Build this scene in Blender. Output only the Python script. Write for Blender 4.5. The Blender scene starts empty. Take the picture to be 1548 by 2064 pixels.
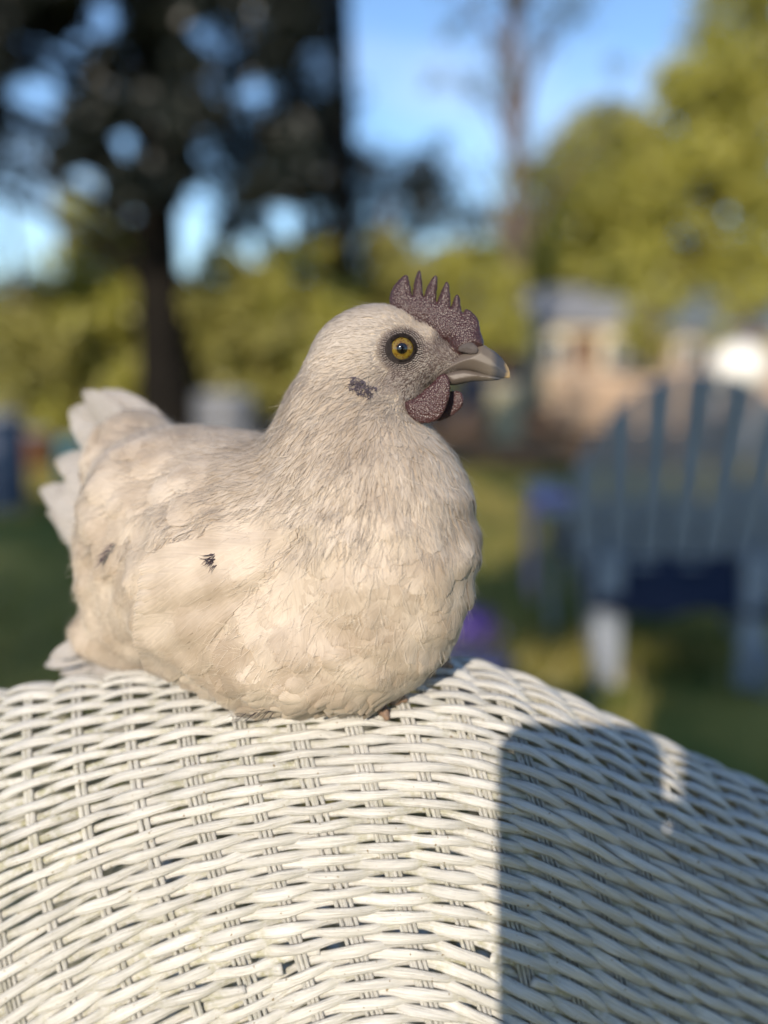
import bpy, math, random
import numpy as np
from mathutils import Vector, Matrix
R = math.radians
random.seed(7)
rng = np.random.default_rng(7)
sc = bpy.context.scene
col = sc.collection

# ------------------------------------------------------------------ camera
F = 2000.0                      # focal length in photograph pixels (1548 wide)
CAM = np.array([0.0, 0.0, 1.04])
PITCH = R(9.4)
cam_d = bpy.data.cameras.new('camera')
cam = bpy.data.objects.new('camera', cam_d); col.objects.link(cam)
cam.location = CAM
cam.rotation_euler = (R(90) - PITCH, 0, 0)
cam_d.sensor_fit = 'HORIZONTAL'; cam_d.sensor_width = 36
cam_d.lens = 36 * F / 1548
cam_d.clip_start = 0.02; cam_d.clip_end = 3000
cam_d.dof.use_dof = True
cam_d.dof.focus_distance = 0.493
cam_d.dof.aperture_fstop = 2.75
sc.camera = cam

# camera-aligned frame used to lay things out (X right, Y up, Z towards the photographer)
ax = np.array([1.0, 0, 0]); ay = np.array([0, math.sin(PITCH), math.cos(PITCH)]); az = np.array([0, -math.cos(PITCH), math.sin(PITCH)])
def c2w(p):
    p = np.asarray(p, float)
    return CAM + p[..., 0:1] * ax + p[..., 1:2] * ay + p[..., 2:3] * az
def w2c(w):
    w = np.asarray(w, float) - CAM
    return np.stack([w @ ax, w @ ay, w @ az], -1)
def Pc(px, py, d):
    return np.array([(px - 774) / F * d, (1032 - py) / F * d, -d])
def W(px, py, d):
    return c2w(Pc(px, py, d))
def WY(px, py, Y):              # world point on the ray through a photograph pixel at world distance Y
    w = c2w(Pc(px, py, 1.0)) - CAM
    return CAM + w * (Y / w[1])

# ------------------------------------------------------------------ sun, sky, exposure
sun_c = np.array([496.0, -478.0, -2000.0])
sd = c2w(sun_c) - CAM; sd /= np.linalg.norm(sd)          # direction the light travels
SUN_EL = math.asin(-sd[2]); SUN_AZ = math.atan2(-sd[0], -sd[1])   # azimuth from +Y towards +X
sl = bpy.data.lights.new('sun', 'SUN'); so = bpy.data.objects.new('sun', sl); col.objects.link(so)
sl.energy = 4.6; sl.angle = R(0.6); sl.color = (1.0, 0.87, 0.71)
so.rotation_euler = Vector(sd).to_track_quat('-Z', 'Y').to_euler()

def N(nt, t, **kw):
    n = nt.nodes.new(t)
    for k, v in kw.items():
        if k in ('inp',):
            for a, b in v.items(): n.inputs[a].default_value = b
        else: setattr(n, k, v)
    return n
world = bpy.data.worlds.new('World'); sc.world = world; world.use_nodes = True
wn = world.node_tree; wn.nodes.clear()
sky = N(wn, 'ShaderNodeTexSky', sky_type='NISHITA', sun_disc=False)
sky.sun_elevation = SUN_EL; sky.sun_rotation = SUN_AZ; sky.air_density = 1.0; sky.dust_density = 0.1; sky.ozone_density = 4.0; sky.altitude = 600
tc = N(wn, 'ShaderNodeTexCoord')
mp = N(wn, 'ShaderNodeMapping'); mp.inputs['Scale'].default_value = (1, 1, 2.2); mp.inputs['Location'].default_value = (0.35, 0.0, 0.10)
nz = N(wn, 'ShaderNodeTexNoise', inp={'Scale': 3.2, 'Detail': 6, 'Roughness': 0.55})
rp = N(wn, 'ShaderNodeMapRange', inp={'From Min': 0.52, 'From Max': 0.82, 'To Min': 0.0, 'To Max': 0.40})
mx = N(wn, 'ShaderNodeMix', data_type='RGBA'); mx.inputs['B'].default_value = (6.8, 7.4, 8.2, 1)
bg = N(wn, 'ShaderNodeBackground', inp={'Strength': 0.14}); wo = N(wn, 'ShaderNodeOutputWorld')
L = wn.links.new
L(tc.outputs['Generated'], mp.inputs['Vector']); L(mp.outputs[0], nz.inputs['Vector']); L(nz.outputs['Fac'], rp.inputs['Value'])
L(rp.outputs[0], mx.inputs['Factor']); L(sky.outputs[0], mx.inputs['A']); L(mx.outputs['Result'], bg.inputs['Color']); L(bg.outputs[0], wo.inputs[0])

sc.view_settings.view_transform = 'Standard'; sc.view_settings.look = 'None'
sc.view_settings.exposure = 0.36; sc.view_settings.gamma = 1.0; sc.view_settings.use_curve_mapping = False
sc.render.engine = 'CYCLES'
sc.cycles.use_denoising = True
try: sc.cycles.denoiser = 'OPENIMAGEDENOISE'
except Exception: pass
sc.cycles.max_bounces = 6; sc.cycles.transparent_max_bounces = 12
sc.cycles.use_adaptive_sampling = True; sc.cycles.adaptive_threshold = 0.02

# ------------------------------------------------------------------ helpers
def mesh(name, v, f, mat=None, parent=None, base=None, smooth=True, uv=None, attrs=None):
    """v: world coordinates (n,3); f: list of index lists or (m,k) array; base: origin of the object"""
    me = bpy.data.meshes.new(name)
    v = np.asarray(v, np.float64)
    if base is not None: v = v - np.asarray(base)
    if isinstance(f, np.ndarray):
        k = f.shape[1]
        me.vertices.add(len(v)); me.vertices.foreach_set('co', v.astype(np.float32).ravel())
        me.loops.add(f.size); me.loops.foreach_set('vertex_index', f.astype(np.int32).ravel())
        me.polygons.add(len(f)); me.polygons.foreach_set('loop_start', np.arange(0, f.size, k, dtype=np.int32))
        try: me.polygons.foreach_set('loop_total', np.full(len(f), k, np.int32))
        except Exception: pass
        me.update(calc_edges=True); me.validate()
    else:
        me.from_pydata([tuple(x) for x in v], [], [tuple(x) for x in f])
    if smooth: me.polygons.foreach_set('use_smooth', [True] * len(me.polygons))
    if uv is not None:
        ul = me.uv_layers.new(name='UVMap')
        li = np.empty(len(me.loops), np.int32); me.loops.foreach_get('vertex_index', li)
        ul.data.foreach_set('uv', np.asarray(uv, np.float32)[li].ravel())
    for k, a in (attrs or {}).items():
        at = me.attributes.new(k, 'FLOAT', 'POINT'); at.data.foreach_set('value', np.asarray(a, np.float32))
    if mat: me.materials.append(mat)
    o = bpy.data.objects.new(name, me); col.objects.link(o)
    if parent is not None: o.parent = parent
    elif base is not None: o.location = base
    return o
def tag(o, label=None, cat=None, group=None, kind=None):
    for k, x in (('label', label), ('category', cat), ('group', group), ('kind', kind)):
        if x: o[k] = x
    return o
def empty(name, loc, label=None, cat=None, group=None, rz=0):
    o = bpy.data.objects.new(name, None); col.objects.link(o); o.location = loc; o.rotation_euler = (0, 0, rz)
    o.empty_display_size = 0.05
    return tag(o, label, cat, group)

BOXF = [(0,1,2,3),(7,6,5,4),(0,4,5,1),(1,5,6,2),(2,6,7,3),(3,7,4,0)]
def boxv(cx, cy, cz, sx, sy, sz, M=None, bev=0.0):
    """box with chamfered edges; returns verts, faces"""
    hx, hy, hz = sx/2, sy/2, sz/2
    if bev <= 0:
        v = np.array([(-hx,-hy,-hz),(-hx,hy,-hz),(hx,hy,-hz),(hx,-hy,-hz),(-hx,-hy,hz),(-hx,hy,hz),(hx,hy,hz),(hx,-hy,hz)])
        f = BOXF
    else:
        b = min(bev, hx*.9, hy*.9, hz*.9)
        import bmesh
        bm = bmesh.new(); bmesh.ops.create_cube(bm, size=1)
        for q in bm.verts: q.co = Vector((q.co.x*sx, q.co.y*sy, q.co.z*sz))
        bmesh.ops.bevel(bm, geom=bm.edges[:], offset=b, segments=2, affect='EDGES', profile=0.6)
        bm.verts.index_update()
        v = np.array([q.co[:] for q in bm.verts]); f = [tuple(q.index for q in p.verts) for p in bm.faces]; bm.free()
    if M is not None: v = v @ np.array(M).T
    return v + np.array([cx, cy, cz]), list(f)
class MB:
    def __init__(s): s.v = []; s.f = []; s.n = 0
    def add(s, vf):
        v, f = vf; s.v.append(np.asarray(v)); s.f += [tuple(int(i)+s.n for i in q) for q in f]; s.n += len(v); return s
    def build(s, name, mat, parent=None, base=None, smooth=False):
        return mesh(name, np.concatenate(s.v), s.f, mat, parent, base, smooth)
def box(name, mat, parent, c, s, M=None, bev=0.0, base=None):
    v, f = boxv(*c, *s, M, bev); return mesh(name, v, f, mat, parent, base, False)
def rotm(ax_, a):
    return np.array(Matrix.Rotation(a, 3, ax_))
def tubev(pts, rad, m=8, cap=True):
    pts = np.asarray(pts, float); n = len(pts); rad = np.broadcast_to(rad, n)
    t = np.gradient(pts, axis=0); t /= np.linalg.norm(t, axis=1, keepdims=True) + 1e-12
    up = np.array([0, 0, 1.0]) if abs(t[:, 2]).mean() < .8 else np.array([1.0, 0, 0])
    b = np.cross(t, up); b /= np.linalg.norm(b, axis=1, keepdims=True) + 1e-12; c = np.cross(t, b)
    a = np.arange(m) / m * 2 * math.pi
    v = pts[:, None] + rad[:, None, None] * (np.cos(a)[None, :, None] * b[:, None] + np.sin(a)[None, :, None] * c[:, None])
    v = v.reshape(-1, 3)
    f = [(i*m+j, i*m+(j+1) % m, (i+1)*m+(j+1) % m, (i+1)*m+j) for i in range(n-1) for j in range(m)]
    if cap: f += [tuple(range(m))[::-1], tuple((n-1)*m + j for j in range(m))]
    return v, f

# ------------------------------------------------------------------ materials
def mat(name, color=(.5,.5,.5), rough=.6, spec=.4, var=None, scale=8.0, bump=0.0, bscale=60.0, coords='Object', amount=1.0, stretch=(1,1,1), **pr):
    m = bpy.data.materials.new(name); m.use_nodes = True; nt = m.node_tree
    b = nt.nodes['Principled BSDF']; b.inputs['Base Color'].default_value = (*color, 1)
    b.inputs['Roughness'].default_value = rough; b.inputs['Specular IOR Level'].default_value = spec
    for k, v in pr.items(): b.inputs[k.replace('_', ' ')].default_value = v
    t = N(nt, 'ShaderNodeTexCoord'); mp = N(nt, 'ShaderNodeMapping'); mp.inputs['Scale'].default_value = stretch
    nt.links.new(t.outputs[coords], mp.inputs['Vector'])
    if var:
        n = N(nt, 'ShaderNodeTexNoise', inp={'Scale': scale, 'Detail': 5, 'Roughness': .6})
        r = N(nt, 'ShaderNodeMapRange', inp={'From Min': .35, 'From Max': .65, 'To Max': amount})
        x = N(nt, 'ShaderNodeMix', data_type='RGBA'); x.inputs['A'].default_value = (*color, 1); x.inputs['B'].default_value = (*var, 1)
        nt.links.new(mp.outputs[0], n.inputs['Vector']); nt.links.new(n.outputs['Fac'], r.inputs['Value'])
        nt.links.new(r.outputs[0], x.inputs['Factor']); nt.links.new(x.outputs['Result'], b.inputs['Base Color'])
    if bump:
        n2 = N(nt, 'ShaderNodeTexNoise', inp={'Scale': bscale, 'Detail': 4}); bp = N(nt, 'ShaderNodeBump', inp={'Strength': bump, 'Distance': 1/bscale*.5})
        nt.links.new(mp.outputs[0], n2.inputs['Vector']); nt.links.new(n2.outputs['Fac'], bp.inputs['Height']); nt.links.new(bp.outputs[0], b.inputs['Normal'])
    return m
def leafmat(name, c1, c2, trans=.35):
    m = bpy.data.materials.new(name); m.use_nodes = True; nt = m.node_tree; nt.nodes.clear()
    g = N(nt, 'ShaderNodeNewGeometry'); x = N(nt, 'ShaderNodeMix', data_type='RGBA'); x.inputs['A'].default_value = (*c1, 1); x.inputs['B'].default_value = (*c2, 1)
    d = N(nt, 'ShaderNodeBsdfDiffuse'); tr = N(nt, 'ShaderNodeBsdfTranslucent'); ms = N(nt, 'ShaderNodeMixShader', inp={0: trans})
    gl = N(nt, 'ShaderNodeBsdfGlossy', inp={'Roughness': .45}); gl.inputs['Color'].default_value = (.7,.7,.7,1)
    m2 = N(nt, 'ShaderNodeMixShader', inp={0: .05}); o = N(nt, 'ShaderNodeOutputMaterial')
    l = nt.links.new
    l(g.outputs['Random Per Island'], x.inputs['Factor']); l(x.outputs['Result'], d.inputs['Color']); l(x.outputs['Result'], tr.inputs['Color'])
    l(d.outputs[0], ms.inputs[1]); l(tr.outputs[0], ms.inputs[2]); l(ms.outputs[0], m2.inputs[1]); l(gl.outputs[0], m2.inputs[2]); l(m2.outputs[0], o.inputs[0])
    return m

def reed_material():
    m = bpy.data.materials.new('painted_reed'); m.use_nodes = True; nt = m.node_tree; b = nt.nodes['Principled BSDF']; l = nt.links.new
    b.inputs['Roughness'].default_value = .42; b.inputs['Specular IOR Level'].default_value = .45
    uv = N(nt, 'ShaderNodeUVMap'); tc = N(nt, 'ShaderNodeTexCoord')
    # fibres run along the reed: fine around, long along
    mp = N(nt, 'ShaderNodeMapping'); mp.inputs['Scale'].default_value = (9, 45, 1)
    fib = N(nt, 'ShaderNodeTexNoise', inp={'Scale': 1.0, 'Detail': 4, 'Roughness': .6, 'Distortion': .3})
    l(uv.outputs[0], mp.inputs['Vector']); l(mp.outputs[0], fib.inputs['Vector'])
    lg = N(nt, 'ShaderNodeTexNoise', inp={'Scale': 16, 'Detail': 4, 'Roughness': .6})     # lichen / grime patches
    sm = N(nt, 'ShaderNodeTexNoise', inp={'Scale': 240, 'Detail': 3, 'Roughness': .7})
    l(tc.outputs['Object'], lg.inputs['Vector']); l(tc.outputs['Object'], sm.inputs['Vector'])
    at = N(nt, 'ShaderNodeAttribute', attribute_name='tucked')
    r1 = N(nt, 'ShaderNodeMapRange', inp={'From Min': .38, 'From Max': .58})
    l(lg.outputs['Fac'], r1.inputs['Value'])
    r2 = N(nt, 'ShaderNodeMapRange', inp={'From Min': .40, 'From Max': .62}); l(sm.outputs['Fac'], r2.inputs['Value'])
    m1 = N(nt, 'ShaderNodeMath', operation='MULTIPLY'); l(r1.outputs[0], m1.inputs[0]); l(at.outputs['Fac'], m1.inputs[1])
    m2 = N(nt, 'ShaderNodeMath', operation='MULTIPLY'); l(m1.outputs[0], m2.inputs[0]); l(r2.outputs[0], m2.inputs[1])
    m2.use_clamp = True
    c1 = N(nt, 'ShaderNodeMix', data_type='RGBA'); c1.inputs['A'].default_value = (.64, .63, .595, 1); c1.inputs['B'].default_value = (.42, .41, .28, 1)
    l(m2.outputs[0], c1.inputs['Factor'])
    # worn, slightly greyer streaks
    r3 = N(nt, 'ShaderNodeMapRange', inp={'From Min': .35, 'From Max': .7, 'To Min': .76, 'To Max': 1.06}); l(fib.outputs['Fac'], r3.inputs['Value'])
    vm = N(nt, 'ShaderNodeVectorMath', operation='SCALE'); l(c1.outputs['Result'], vm.inputs[0]); l(r3.outputs[0], vm.inputs['Scale'])
    oi = N(nt, 'ShaderNodeObjectInfo'); r5 = N(nt, 'ShaderNodeMapRange', inp={'To Min': .88, 'To Max': 1.05}); l(oi.outputs['Random'], r5.inputs['Value'])
    vm2 = N(nt, 'ShaderNodeVectorMath', operation='SCALE'); l(vm.outputs[0], vm2.inputs[0]); l(r5.outputs[0], vm2.inputs['Scale']); vm = vm2
    # rare brown specks
    sp = N(nt, 'ShaderNodeTexNoise', inp={'Scale': 420, 'Detail': 1}); l(tc.outputs['Object'], sp.inputs['Vector'])
    r4 = N(nt, 'ShaderNodeMapRange', inp={'From Min': .73, 'From Max': .78}); l(sp.outputs['Fac'], r4.inputs['Value'])
    c2 = N(nt, 'ShaderNodeMix', data_type='RGBA'); c2.inputs['B'].default_value = (.22, .16, .08, 1)
    l(vm.outputs[0], c2.inputs['A']); l(r4.outputs[0], c2.inputs['Factor']); l(c2.outputs['Result'], b.inputs['Base Color'])
    bp = N(nt, 'ShaderNodeBump', inp={'Strength': 1.0, 'Distance': .0012}); l(fib.outputs['Fac'], bp.inputs['Height'])
    bp2 = N(nt, 'ShaderNodeBump', inp={'Strength': .6, 'Distance': .0004}); l(sm.outputs['Fac'], bp2.inputs['Height']); l(bp.outputs[0], bp2.inputs['Normal'])
    l(bp2.outputs[0], b.inputs['Normal'])
    return m

def feather_material(name, ca, cb, shade=.10, fringe=.5, barb=1.0, rough=.45, patch=None, gloss=.35):
    """procedural vane: oblique barbs either side of a pale shaft, frayed rim"""
    m = bpy.data.materials.new(name); m.use_nodes = True; nt = m.node_tree; b = nt.nodes['Principled BSDF']; l = nt.links.new
    M_ = lambda op, a=None, c=None, clamp=False: _math(nt, op, a, c, clamp)
    uv = N(nt, 'ShaderNodeUVMap'); sx = N(nt, 'ShaderNodeSeparateXYZ'); l(uv.outputs[0], sx.inputs[0])
    g = N(nt, 'ShaderNodeNewGeometry'); tc = N(nt, 'ShaderNodeTexCoord')
    au = M_('ABSOLUTE', sx.outputs[0])
    k = M_('SUBTRACT', M_('MULTIPLY', sx.outputs[1], 26.0*barb), M_('MULTIPLY', au, 9.0*barb))
    rn = M_('MULTIPLY', g.outputs['Random Per Island'], 37.0)
    cv = N(nt, 'ShaderNodeCombineXYZ'); l(k, cv.inputs[0]); l(M_('MULTIPLY', sx.outputs[0], 1.2), cv.inputs[1]); l(rn, cv.inputs[2])
    bn = N(nt, 'ShaderNodeTexNoise', inp={'Scale': 1.0, 'Detail': 3, 'Roughness': .65}); l(cv.outputs[0], bn.inputs['Vector'])
    ob = N(nt, 'ShaderNodeTexNoise', inp={'Scale': 34, 'Detail': 4}); l(tc.outputs['Object'], ob.inputs['Vector'])
    r1 = N(nt, 'ShaderNodeMapRange', inp={'From Min': .42, 'From Max': .60}); l(ob.outputs['Fac'], r1.inputs['Value'])
    rr = M_('ADD', M_('MULTIPLY', r1.outputs[0], .55), M_('MULTIPLY', g.outputs['Random Per Island'], .45), True)
    c = N(nt, 'ShaderNodeMix', data_type='RGBA'); c.inputs['A'].default_value = (*ca, 1); c.inputs['B'].default_value = (*cb, 1); l(rr, c.inputs['Factor'])
    # barbs a little darker/lighter, base of the feather darker (down shows)
    r2 = N(nt, 'ShaderNodeMapRange', inp={'From Min': .3, 'From Max': .7, 'To Min': 1-shade, 'To Max': 1+shade*.6}); l(bn.outputs['Fac'], r2.inputs['Value'])
    v1 = N(nt, 'ShaderNodeVectorMath', operation='SCALE'); l(c.outputs['Result'], v1.inputs[0]); l(r2.outputs[0], v1.inputs['Scale'])
    l(v1.outputs[0], b.inputs['Base Color'])
    b.inputs['Roughness'].default_value = rough; b.inputs['Specular IOR Level'].default_value = gloss
    b.inputs['Sheen Weight'].default_value = .15; b.inputs['Sheen Roughness'].default_value = .4
    bp = N(nt, 'ShaderNodeBump', inp={'Strength': .45, 'Distance': .0006}); l(bn.outputs['Fac'], bp.inputs['Height']); l(bp.outputs[0], b.inputs['Normal'])
    # frayed rim
    e1 = M_('POWER', au, 2.2); e2 = M_('POWER', sx.outputs[1], 3.5)
    e = M_('MULTIPLY', M_('MAXIMUM', e1, e2), fringe)
    al = M_('MULTIPLY', M_('SUBTRACT', M_('ADD', bn.outputs['Fac'], .62), e), 2.2, True)
    tr = N(nt, 'ShaderNodeBsdfTranslucent'); l(v1.outputs[0], tr.inputs['Color'])
    ms = N(nt, 'ShaderNodeMixShader', inp={0: .22}); l(b.outputs[0], ms.inputs[1]); l(tr.outputs[0], ms.inputs[2])
    tp = N(nt, 'ShaderNodeBsdfTransparent'); mo = N(nt, 'ShaderNodeMixShader'); l(al, mo.inputs[0]); l(tp.outputs[0], mo.inputs[1]); l(ms.outputs[0], mo.inputs[2])
    l(mo.outputs[0], nt.nodes['Material Output'].inputs[0])
    return m
def _math(nt, op, a=None, c=None, clamp=False):
    n = nt.nodes.new('ShaderNodeMath'); n.operation = op; n.use_clamp = clamp
    for i, q in enumerate((a, c)):
        if q is None: continue
        if isinstance(q, (int, float)): n.inputs[i].default_value = q
        else: nt.links.new(q, n.inputs[i])
    return n.outputs[0]

# =================================================================== GROUND
def ground():
    m = bpy.data.materials.new('lawn_soil'); m.use_nodes = True; nt = m.node_tree; b = nt.nodes['Principled BSDF']; l = nt.links.new
    b.inputs['Roughness'].default_value = .95; b.inputs['Specular IOR Level'].default_value = .1
    tc = N(nt, 'ShaderNodeTexCoord')
    n1 = N(nt, 'ShaderNodeTexNoise', inp={'Scale': .8, 'Detail': 6, 'Roughness': .6}); n2 = N(nt, 'ShaderNodeTexNoise', inp={'Scale': 30, 'Detail': 4})
    n3 = N(nt, 'ShaderNodeTexNoise', inp={'Scale': 1.9, 'Detail': 4})
    for n in (n1, n2, n3): l(tc.outputs['Object'], n.inputs['Vector'])
    c1 = N(nt, 'ShaderNodeMix', data_type='RGBA'); c1.inputs['A'].default_value = (.11,.135,.03,1); c1.inputs['B'].default_value = (.42,.33,.08,1)
    r1 = N(nt, 'ShaderNodeMapRange', inp={'From Min': .42, 'From Max': .58}); l(n1.outputs['Fac'], r1.inputs['Value']); l(r1.outputs[0], c1.inputs['Factor'])
    c2 = N(nt, 'ShaderNodeMix', data_type='RGBA'); c2.inputs['B'].default_value = (.05,.045,.022,1); l(c1.outputs['Result'], c2.inputs['A'])
    r2 = N(nt, 'ShaderNodeMapRange', inp={'From Min': .56, 'From Max': .70, 'To Max': .6}); l(n3.outputs['Fac'], r2.inputs['Value']); l(r2.outputs[0], c2.inputs['Factor'])
    l(c2.outputs['Result'], b.inputs['Base Color'])
    bp = N(nt, 'ShaderNodeBump', inp={'Strength': .6, 'Distance': .03}); l(n2.outputs['Fac'], bp.inputs['Height']); l(bp.outputs[0], b.inputs['Normal'])
    g = 60
    xs = np.sign(np.linspace(-1, 1, g)) * np.abs(np.linspace(-1, 1, g))**3 * 900
    X, Y = np.meshgrid(xs, xs); d = np.hypot(X, Y)
    Z = 0.02*np.sin(X*.7)*np.cos(Y*.5)*(d < 60) - 0.025
    v = np.stack([X, Y, Z], -1).reshape(-1, 3)
    i = np.arange(g*g).reshape(g, g); f = np.stack([i[:-1,:-1], i[:-1,1:], i[1:,1:], i[1:,:-1]], -1).reshape(-1, 4)
    tag(mesh('ground', v, f, m), 'lawn of olive grass, dry straw and bare soil', kind='structure')
    # bare soil strip beyond the lawn
    dm = mat('bare_soil', (.21,.13,.08), .95, .1, var=(.12,.075,.045), scale=3, bump=.5, bscale=25)
    a = np.linspace(0, 2*math.pi, 40, endpoint=False)
    rr = 1 + .12*np.sin(a*3+1) + .07*np.sin(a*7)
    cx, cy = 2.2, 14.5
    v = np.stack([cx + 5.5*rr*np.cos(a), cy + 5.2*rr*np.sin(a), np.full(40, .03)], -1)
    mesh('path', np.vstack([v, [[cx, cy, .035]]]), [(i_, (i_+1) % 40, 40) for i_ in range(40)], dm, smooth=False)['kind'] = 'structure'
    # grass blades
    gm = leafmat('grass_blade', (.15,.17,.03), (.36,.28,.09), .3)
    n = 26000
    y = 1.2 + rng.random(n)**1.4 * 10.5; x = (rng.random(n)-.45) * (1.6 + y*1.15)
    dens = np.sin(x*2.1+.4)*np.cos(y*1.7) + np.sin(x*.9-y*1.3+1) + rng.normal(0, .6, n)
    k = dens > -.4; x = x[k]; y = y[k]; n = len(x)
    h = rng.uniform(.03, .09, n); a = rng.random(n)*6.28; w = rng.uniform(.004, .009, n); lean = rng.normal(0, .03, (n, 2))
    base = np.stack([x, y, np.full(n, -.02)], -1); dx = np.stack([np.cos(a)*w, np.sin(a)*w, 0*a], -1)
    tip = base + np.stack([lean[:,0], lean[:,1], h+.02], -1)
    v = np.stack([base-dx, base+dx, tip], 1).reshape(-1, 3); f = np.arange(3*n).reshape(-1, 3)
    tag(mesh('grass', v, f, gm, smooth=False), 'olive and straw grass blades on the lawn', 'grass', kind='stuff')
ground()

# =================================================================== BACKGROUND
bark_dark = mat('bark_dark', (.008,.007,.006), .95, .05, var=(.015,.013,.011), scale=5, bump=.7, bscale=14, stretch=(1,1,.25))  # near-black: the shade on the left trunks is put into the bark colour
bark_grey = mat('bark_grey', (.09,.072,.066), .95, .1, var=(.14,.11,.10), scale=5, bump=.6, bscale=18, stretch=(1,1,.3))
lf_dark = leafmat('leaf_dark', (.006,.010,.010), (.020,.026,.018), .2)  # very dark leaf tones also carry the shade of the left canopy
lf_olive = leafmat('leaf_olive', (.20,.20,.042), (.42,.38,.11), .35)
lf_yell = leafmat('leaf_yellow_green', (.27,.275,.042), (.54,.50,.11), .4)
lf_mid = leafmat('leaf_mid_green', (.045,.06,.014), (.13,.13,.03), .3)

def leaves(centres, sig, n_each, size, seed=0):
    r = np.random.default_rng(seed); C = np.asarray(centres, float); n = len(C)*n_each
    c = np.repeat(C, n_each, 0); s = np.repeat(np.broadcast_to(sig, (len(C),)), n_each)
    d = r.normal(0, 1, (n, 3)); d /= np.linalg.norm(d, axis=1, keepdims=True)
    p = c + d * (r.random((n, 1))**.45) * s[:, None] * np.array([1, 1, .8])
    a = r.normal(0, 1, (n, 3)); a /= np.linalg.norm(a, axis=1, keepdims=True)
    b = np.cross(a, r.normal(0, 1, (n, 3))); b /= np.linalg.norm(b, axis=1, keepdims=True)
    L_ = size * r.uniform(.6, 1.4, (n, 1)); Wd = L_ * .5
    v = np.stack([p - a*L_, p + b*Wd, p + a*L_, p - b*Wd], 1).reshape(-1, 3)
    return v, np.arange(4*n).reshape(-1, 4)
def tree(base, top, r0, r1, clumps, lm, bm, label, cat='tree', name='tree', leafn=110, lsize=.06, seed=1, group=None, sway=.2, limbs=True):
    base = np.array(base, float); top = np.array(top, float); r = np.random.default_rng(seed)
    t = empty(name, base, label, cat, group)
    k = np.linspace(0, 1, 14)[:, None]
    off = np.stack([np.sin(k[:,0]*5+seed), np.cos(k[:,0]*4+seed*2), 0*k[:,0]], -1) * sway * k * (1-k*.3)
    pts = base + (top-base)*k + off
    rad = r0 + (r1-r0)*k[:,0] + r0*.5*np.exp(-k[:,0]*18)
    mb = MB(); mb.add(tubev(pts, rad, 10)); mb.build('trunk', bm, t, base, True)
    C = np.array([c[:3] for c in clumps]); S = np.array([c[3] for c in clumps])
    if limbs:
        H = top[2]-base[2]
        sel = r.permutation(len(C))[:min(26, len(C))]
        for i in sel:
            e = C[i]; hh = np.clip((e[2]-base[2])/H - .12 - .1*r.random(), .15, .97)
            j = hh*13; a = pts[int(j)] + (pts[min(int(j)+1, 13)]-pts[int(j)])*(j % 1)
            q = np.linspace(0, 1, 7)[:, None]
            P = a + (e-a)*q + np.stack([0*q[:,0], 0*q[:,0], np.sin(q[:,0]*math.pi)*.12*np.linalg.norm(e-a)], -1) + r.normal(0, .03, (7, 3))*q
            v, f = tubev(P, np.linspace(rad[int(j)]*.42, .012, 7), 6)
            mesh('limb', v, f, bm, t, base)
    v, f = leaves(C, S, leafn, lsize, seed)
    mesh('crown', v, f, lm, t, base, smooth=False)
    return t
def clumps(n, px, py, Y, s, seed, dY=1.5, keep=None):
    """clump centres spread through a volume seen in the given part of the picture at about distance Y"""
    r = np.random.default_rng(seed); out = []
    while len(out) < n:
        a = r.uniform(*px); b = r.uniform(*py)
        if keep and not keep(a, b, r): continue
        y = Y + r.uniform(-dY, dY); p = WY(a, b, y)
        if p[2] < .25: continue
        out.append((*p, s*r.uniform(.6, 1.35)))
    return out
def gx(px, Y): return (px-774)/F*Y*1.0

# far treeline, one soft mass far beyond the houses
tl = clumps(420, (-4200, 6200), (575, 690), 70, 2.6, 3, 8)
v, f = leaves([c[:3] for c in tl], [c[3] for c in tl], 110, .42, 3)
tag(mesh('treeline', v, f, lf_mid, smooth=False), 'far olive treeline on the horizon behind the houses', 'trees', kind='stuff')

# dark broken-canopied tree upper left
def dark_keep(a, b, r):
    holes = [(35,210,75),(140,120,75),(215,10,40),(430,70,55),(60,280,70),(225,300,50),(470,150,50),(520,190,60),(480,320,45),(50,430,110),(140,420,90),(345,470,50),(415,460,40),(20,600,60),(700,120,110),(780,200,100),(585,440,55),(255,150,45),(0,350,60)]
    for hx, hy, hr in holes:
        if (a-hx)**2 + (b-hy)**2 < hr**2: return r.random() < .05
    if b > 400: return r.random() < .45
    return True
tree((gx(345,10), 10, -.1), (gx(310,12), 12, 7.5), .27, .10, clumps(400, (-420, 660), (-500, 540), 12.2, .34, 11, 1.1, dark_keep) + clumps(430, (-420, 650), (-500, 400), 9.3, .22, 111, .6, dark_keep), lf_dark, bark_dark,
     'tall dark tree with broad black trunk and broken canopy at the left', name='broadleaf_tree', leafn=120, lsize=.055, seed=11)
def k2(a, b, r):
    if a > 700 and b < 290: return r.random() < .08
    if (a-585)**2 + (b-440)**2 < 60**2: return False
    if (a-520)**2+(b-190)**2 < 55**2: return False
    return True
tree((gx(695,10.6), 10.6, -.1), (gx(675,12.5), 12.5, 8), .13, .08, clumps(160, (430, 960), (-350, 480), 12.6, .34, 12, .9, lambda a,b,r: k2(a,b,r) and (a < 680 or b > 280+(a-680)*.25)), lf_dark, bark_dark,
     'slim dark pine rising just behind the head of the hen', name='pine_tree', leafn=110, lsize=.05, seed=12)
tree((gx(1035,14), 14, -.1), (gx(1005,14), 14, 9), .12, .08, clumps(46, (860, 1260), (-300, 320), 14, .30, 13, 1.2) + clumps(9, (960, 1090), (330, 560), 14, .3, 14, .8), lf_mid, bark_grey,
     'thin bare grey-brown tree with twiggy crown against the blue sky', name='bare_tree', leafn=46, lsize=.045, seed=13)
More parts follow.
